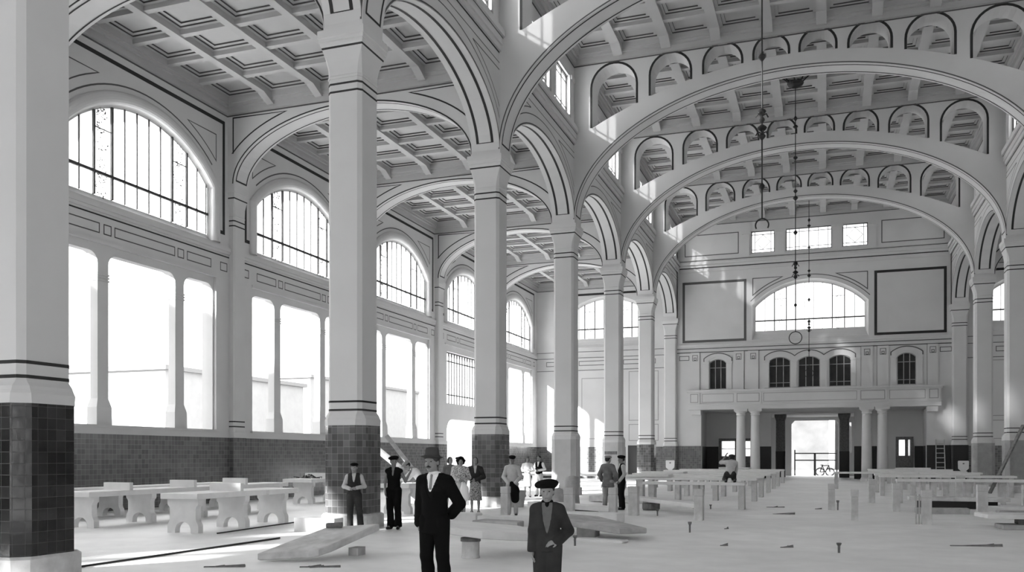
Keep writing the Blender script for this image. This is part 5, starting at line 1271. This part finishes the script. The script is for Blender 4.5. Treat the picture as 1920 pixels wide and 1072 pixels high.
person('person', -9.22, 23.05, math.radians(20), 'woman in dark cardigan and dark floral skirt, forearm across her waist', H=1.62, res=0.013, hres=.010, female=True,
       pose=dict(eR=(-.25, .02, 1.15), wR=(-.10, -.2, 1.08), hdR=(1, 0, 0), hnR=(0, .6, -1), eL=(.26, .02, 1.14), wL=(.02, -.20, 1.06), hdL=(-1, -.1, 0), hnL=(0, .5, -1), nod=-.04),
       wear=[('blouse', 'pale_cloth', dict(e=.005)), ('cardigan', 'charcoal', dict(e=.016, vee=(.26, .05), hem=.95)), ('skirt', 'print_dark', dict(hem=.44, wide=.21)), ('shoes', 'leather')])
# man with a cap, jacket over his arm, sitting back on a post
person('person', -8.12, 23.05, math.radians(10), 'man in dark cap and pale shirt leaning on a stone post, coat held before him', H=1.66, res=0.013, hres=.010, skin='skin_dark',
       pose=dict(pel=(-.02, .0, .92), eR=(-.26, .02, 1.13), wR=(-.07, -.20, .93), hdR=(1, -.2, -.4), hnR=(0, .6, -1), eL=(.25, .02, 1.13), wL=(.10, -.21, .94), hdL=(-.7, -.2, -.5), hnL=(0, .5, -1), nod=.22, yaw=.25),
       wear=[('shirt', 'pale_cloth', dict(e=.016, hem=.86, flare=.02)), ('trousers', 'pale_cloth', dict(e=.014, flare=.01)), ('bundle_cloth', 'ink_cloth', dict(name='held_coat', path=[(.02, -.24, .95), (.10, -.25, .75), (.12, -.24, .50)], r=(.06, .14, .12))), ('shoes', 'leather'), ('cap', 'black_cloth')])
# two people in white by the pale column
person('person', -11.2, 33.6, math.radians(20), 'woman in white smock and pale apron, arms folded, left of a pair in white', H=1.62, res=0.018, female=True, pose=dict(eR=(-.26, .0, 1.15), wR=(-.02, -.20, 1.14), hdR=(1, 0, 0), eL=(.26, .0, 1.15), wL=(.03, -.19, 1.10), hdL=(-1, 0, 0)),
       wear=[('blouse', 'white_cloth', dict(e=.014)), ('skirt', 'white_cloth', dict(hem=.46, wide=.19)), ('shoes', 'leather'), ('headscarf', 'midgrey')])
person('person', -11.0, 34.5, math.radians(-10), 'man in dark waistcoat and white sleeves, right of the pair in white', H=1.66, res=0.018, pose=dict(eL=(.28, .0, 1.17), wL=(.10, -.2, 1.12), hdL=(-1, 0, 0), eR=(-.26, 0, 1.15), wR=(-.05, -.2, 1.08), hdR=(1, 0, 0), nod=.15), wear=[('shirt', 'white_cloth', dict(e=.010)), ('vest', 'ink_cloth', dict(e=.018, vee=(.2, .05), hem=.95)), ('trousers', 'pale_cloth'), ('shoes', 'leather')])
# two men in talk
person('person', -6.15, 26.1, math.radians(165), 'man in grey jacket seen from behind, talking beside the stone posts', H=1.66, res=0.014, skin='skin', pose=dict(eR=(-.28, .03, 1.16), wR=(-.22, -.10, .98), eL=(.29, .02, 1.15), wL=(.25, -.08, .96), yaw=-.3), wear=[('jacket', 'midgrey', dict(e=.024, hem=.76, flare=.05)), ('trousers', 'grey_cloth', dict(e=.016, flare=.02)), ('shoes', 'leather'), ('cap', 'grey_cloth')])
person('person', -5.88, 26.75, math.radians(-62), 'man in dark beret and black clothes facing the grey jacketed man', H=1.66, res=0.014, skin='skin_dark', pose=dict(eR=(-.24, -.02, 1.15), wR=(-.20, -.16, .96), eL=(.25, .02, 1.14), wL=(.20, -.12, .94), nod=.1), wear=[('shirt', 'pale_cloth', dict(e=.012)), ('vest', 'ink_cloth', dict(e=.02, vee=(.2, .06), hem=.85)), ('trousers', 'ink_cloth', dict(e=.018, flare=.02)), ('shoes', 'leather'), ('beret', 'black_cloth', dict(lean=0.1))])
# worker kneeling on the first left table, seen from behind, arm raised to his head
KN = dict(pel=(0, .05, .29), wai=(-.01, -.02, .41), che=(-.04, -.12, .58), nb=(-.07, -.20, .71), hd=(-.08, -.27, .79), sR=(-.20, -.13, .63), sL=(.12, -.13, .65), eR=(-.23, -.30, .45), wR=(-.20, -.38, .24), eL=(.27, -.30, .64), wL=(.12, -.37, .84),
          hR=(-.09, .05, .26), hL=(.09, .05, .26), kR=(-.15, -.30, .095), kL=(.15, -.30, .095), aR=(-.13, .12, .07), aL=(.14, .12, .07), tR=(-.14, .26, .045), tL=(.15, .26, .045))
person('person', -2.78, 28.16, math.radians(190), 'worker kneeling on the stone table with an arm raised to his head, back turned', H=1.66, res=0.014, skin='skin', z0=0.83, pose=dict(KN, hdL=(-.4, .2, .9), hdR=(0, -.3, -1)), wear=[('shirt', 'pale_cloth', dict(e=.014)), ('trousers', 'charcoal', dict(e=.018, flare=.0)), ('shoes', 'leather'), ('cap', 'charcoal')])

# =================================================================== LIGHT AND CAMERA
W = bpy.data.worlds.new('overcast_bright_sky'); S.world = W; W.use_nodes = True
bg = W.node_tree.nodes['Background']; bg.inputs[0].default_value = g(1.0); bg.inputs[1].default_value = 1.0
sun = bpy.data.lights.new('low_sun', 'SUN'); sun.energy = 9.0; sun.angle = math.radians(1.5)
so = bpy.data.objects.new('low_sun', sun); COL.objects.link(so)
so.rotation_euler = Vector((-1, -1.4, 0.70)).to_track_quat('Z', 'Y').to_euler(); so.location = (-40, -20, 40)

cam = bpy.data.cameras.new('camera'); co = bpy.data.objects.new('camera', cam); COL.objects.link(co)
cam.sensor_fit = 'HORIZONTAL'; cam.sensor_width = 36.0; cam.lens = 36.0 * 1665.0 / 1920.0
cam.shift_y = (854.3 - 536.0) / 1920.0
cam.clip_end = 500
co.location = (0, 0, 1.65); co.rotation_euler = (PI / 2, 0, math.radians(19.43))
S.camera = co
S.view_settings.view_transform = 'Standard'; S.view_settings.look = 'None'; S.view_settings.gamma = 1.0
S.view_settings.use_curve_mapping = False
S.view_settings.exposure = 2.12
try:
    S.cycles.use_denoising = True; S.cycles.max_bounces = 10; S.cycles.diffuse_bounces = 6; S.cycles.transmission_bounces = 6; S.cycles.transparent_max_bounces = 12
    S.cycles.caustics_reflective = False; S.cycles.caustics_refractive = False; S.cycles.sample_clamp_indirect = 8.0
except Exception: pass
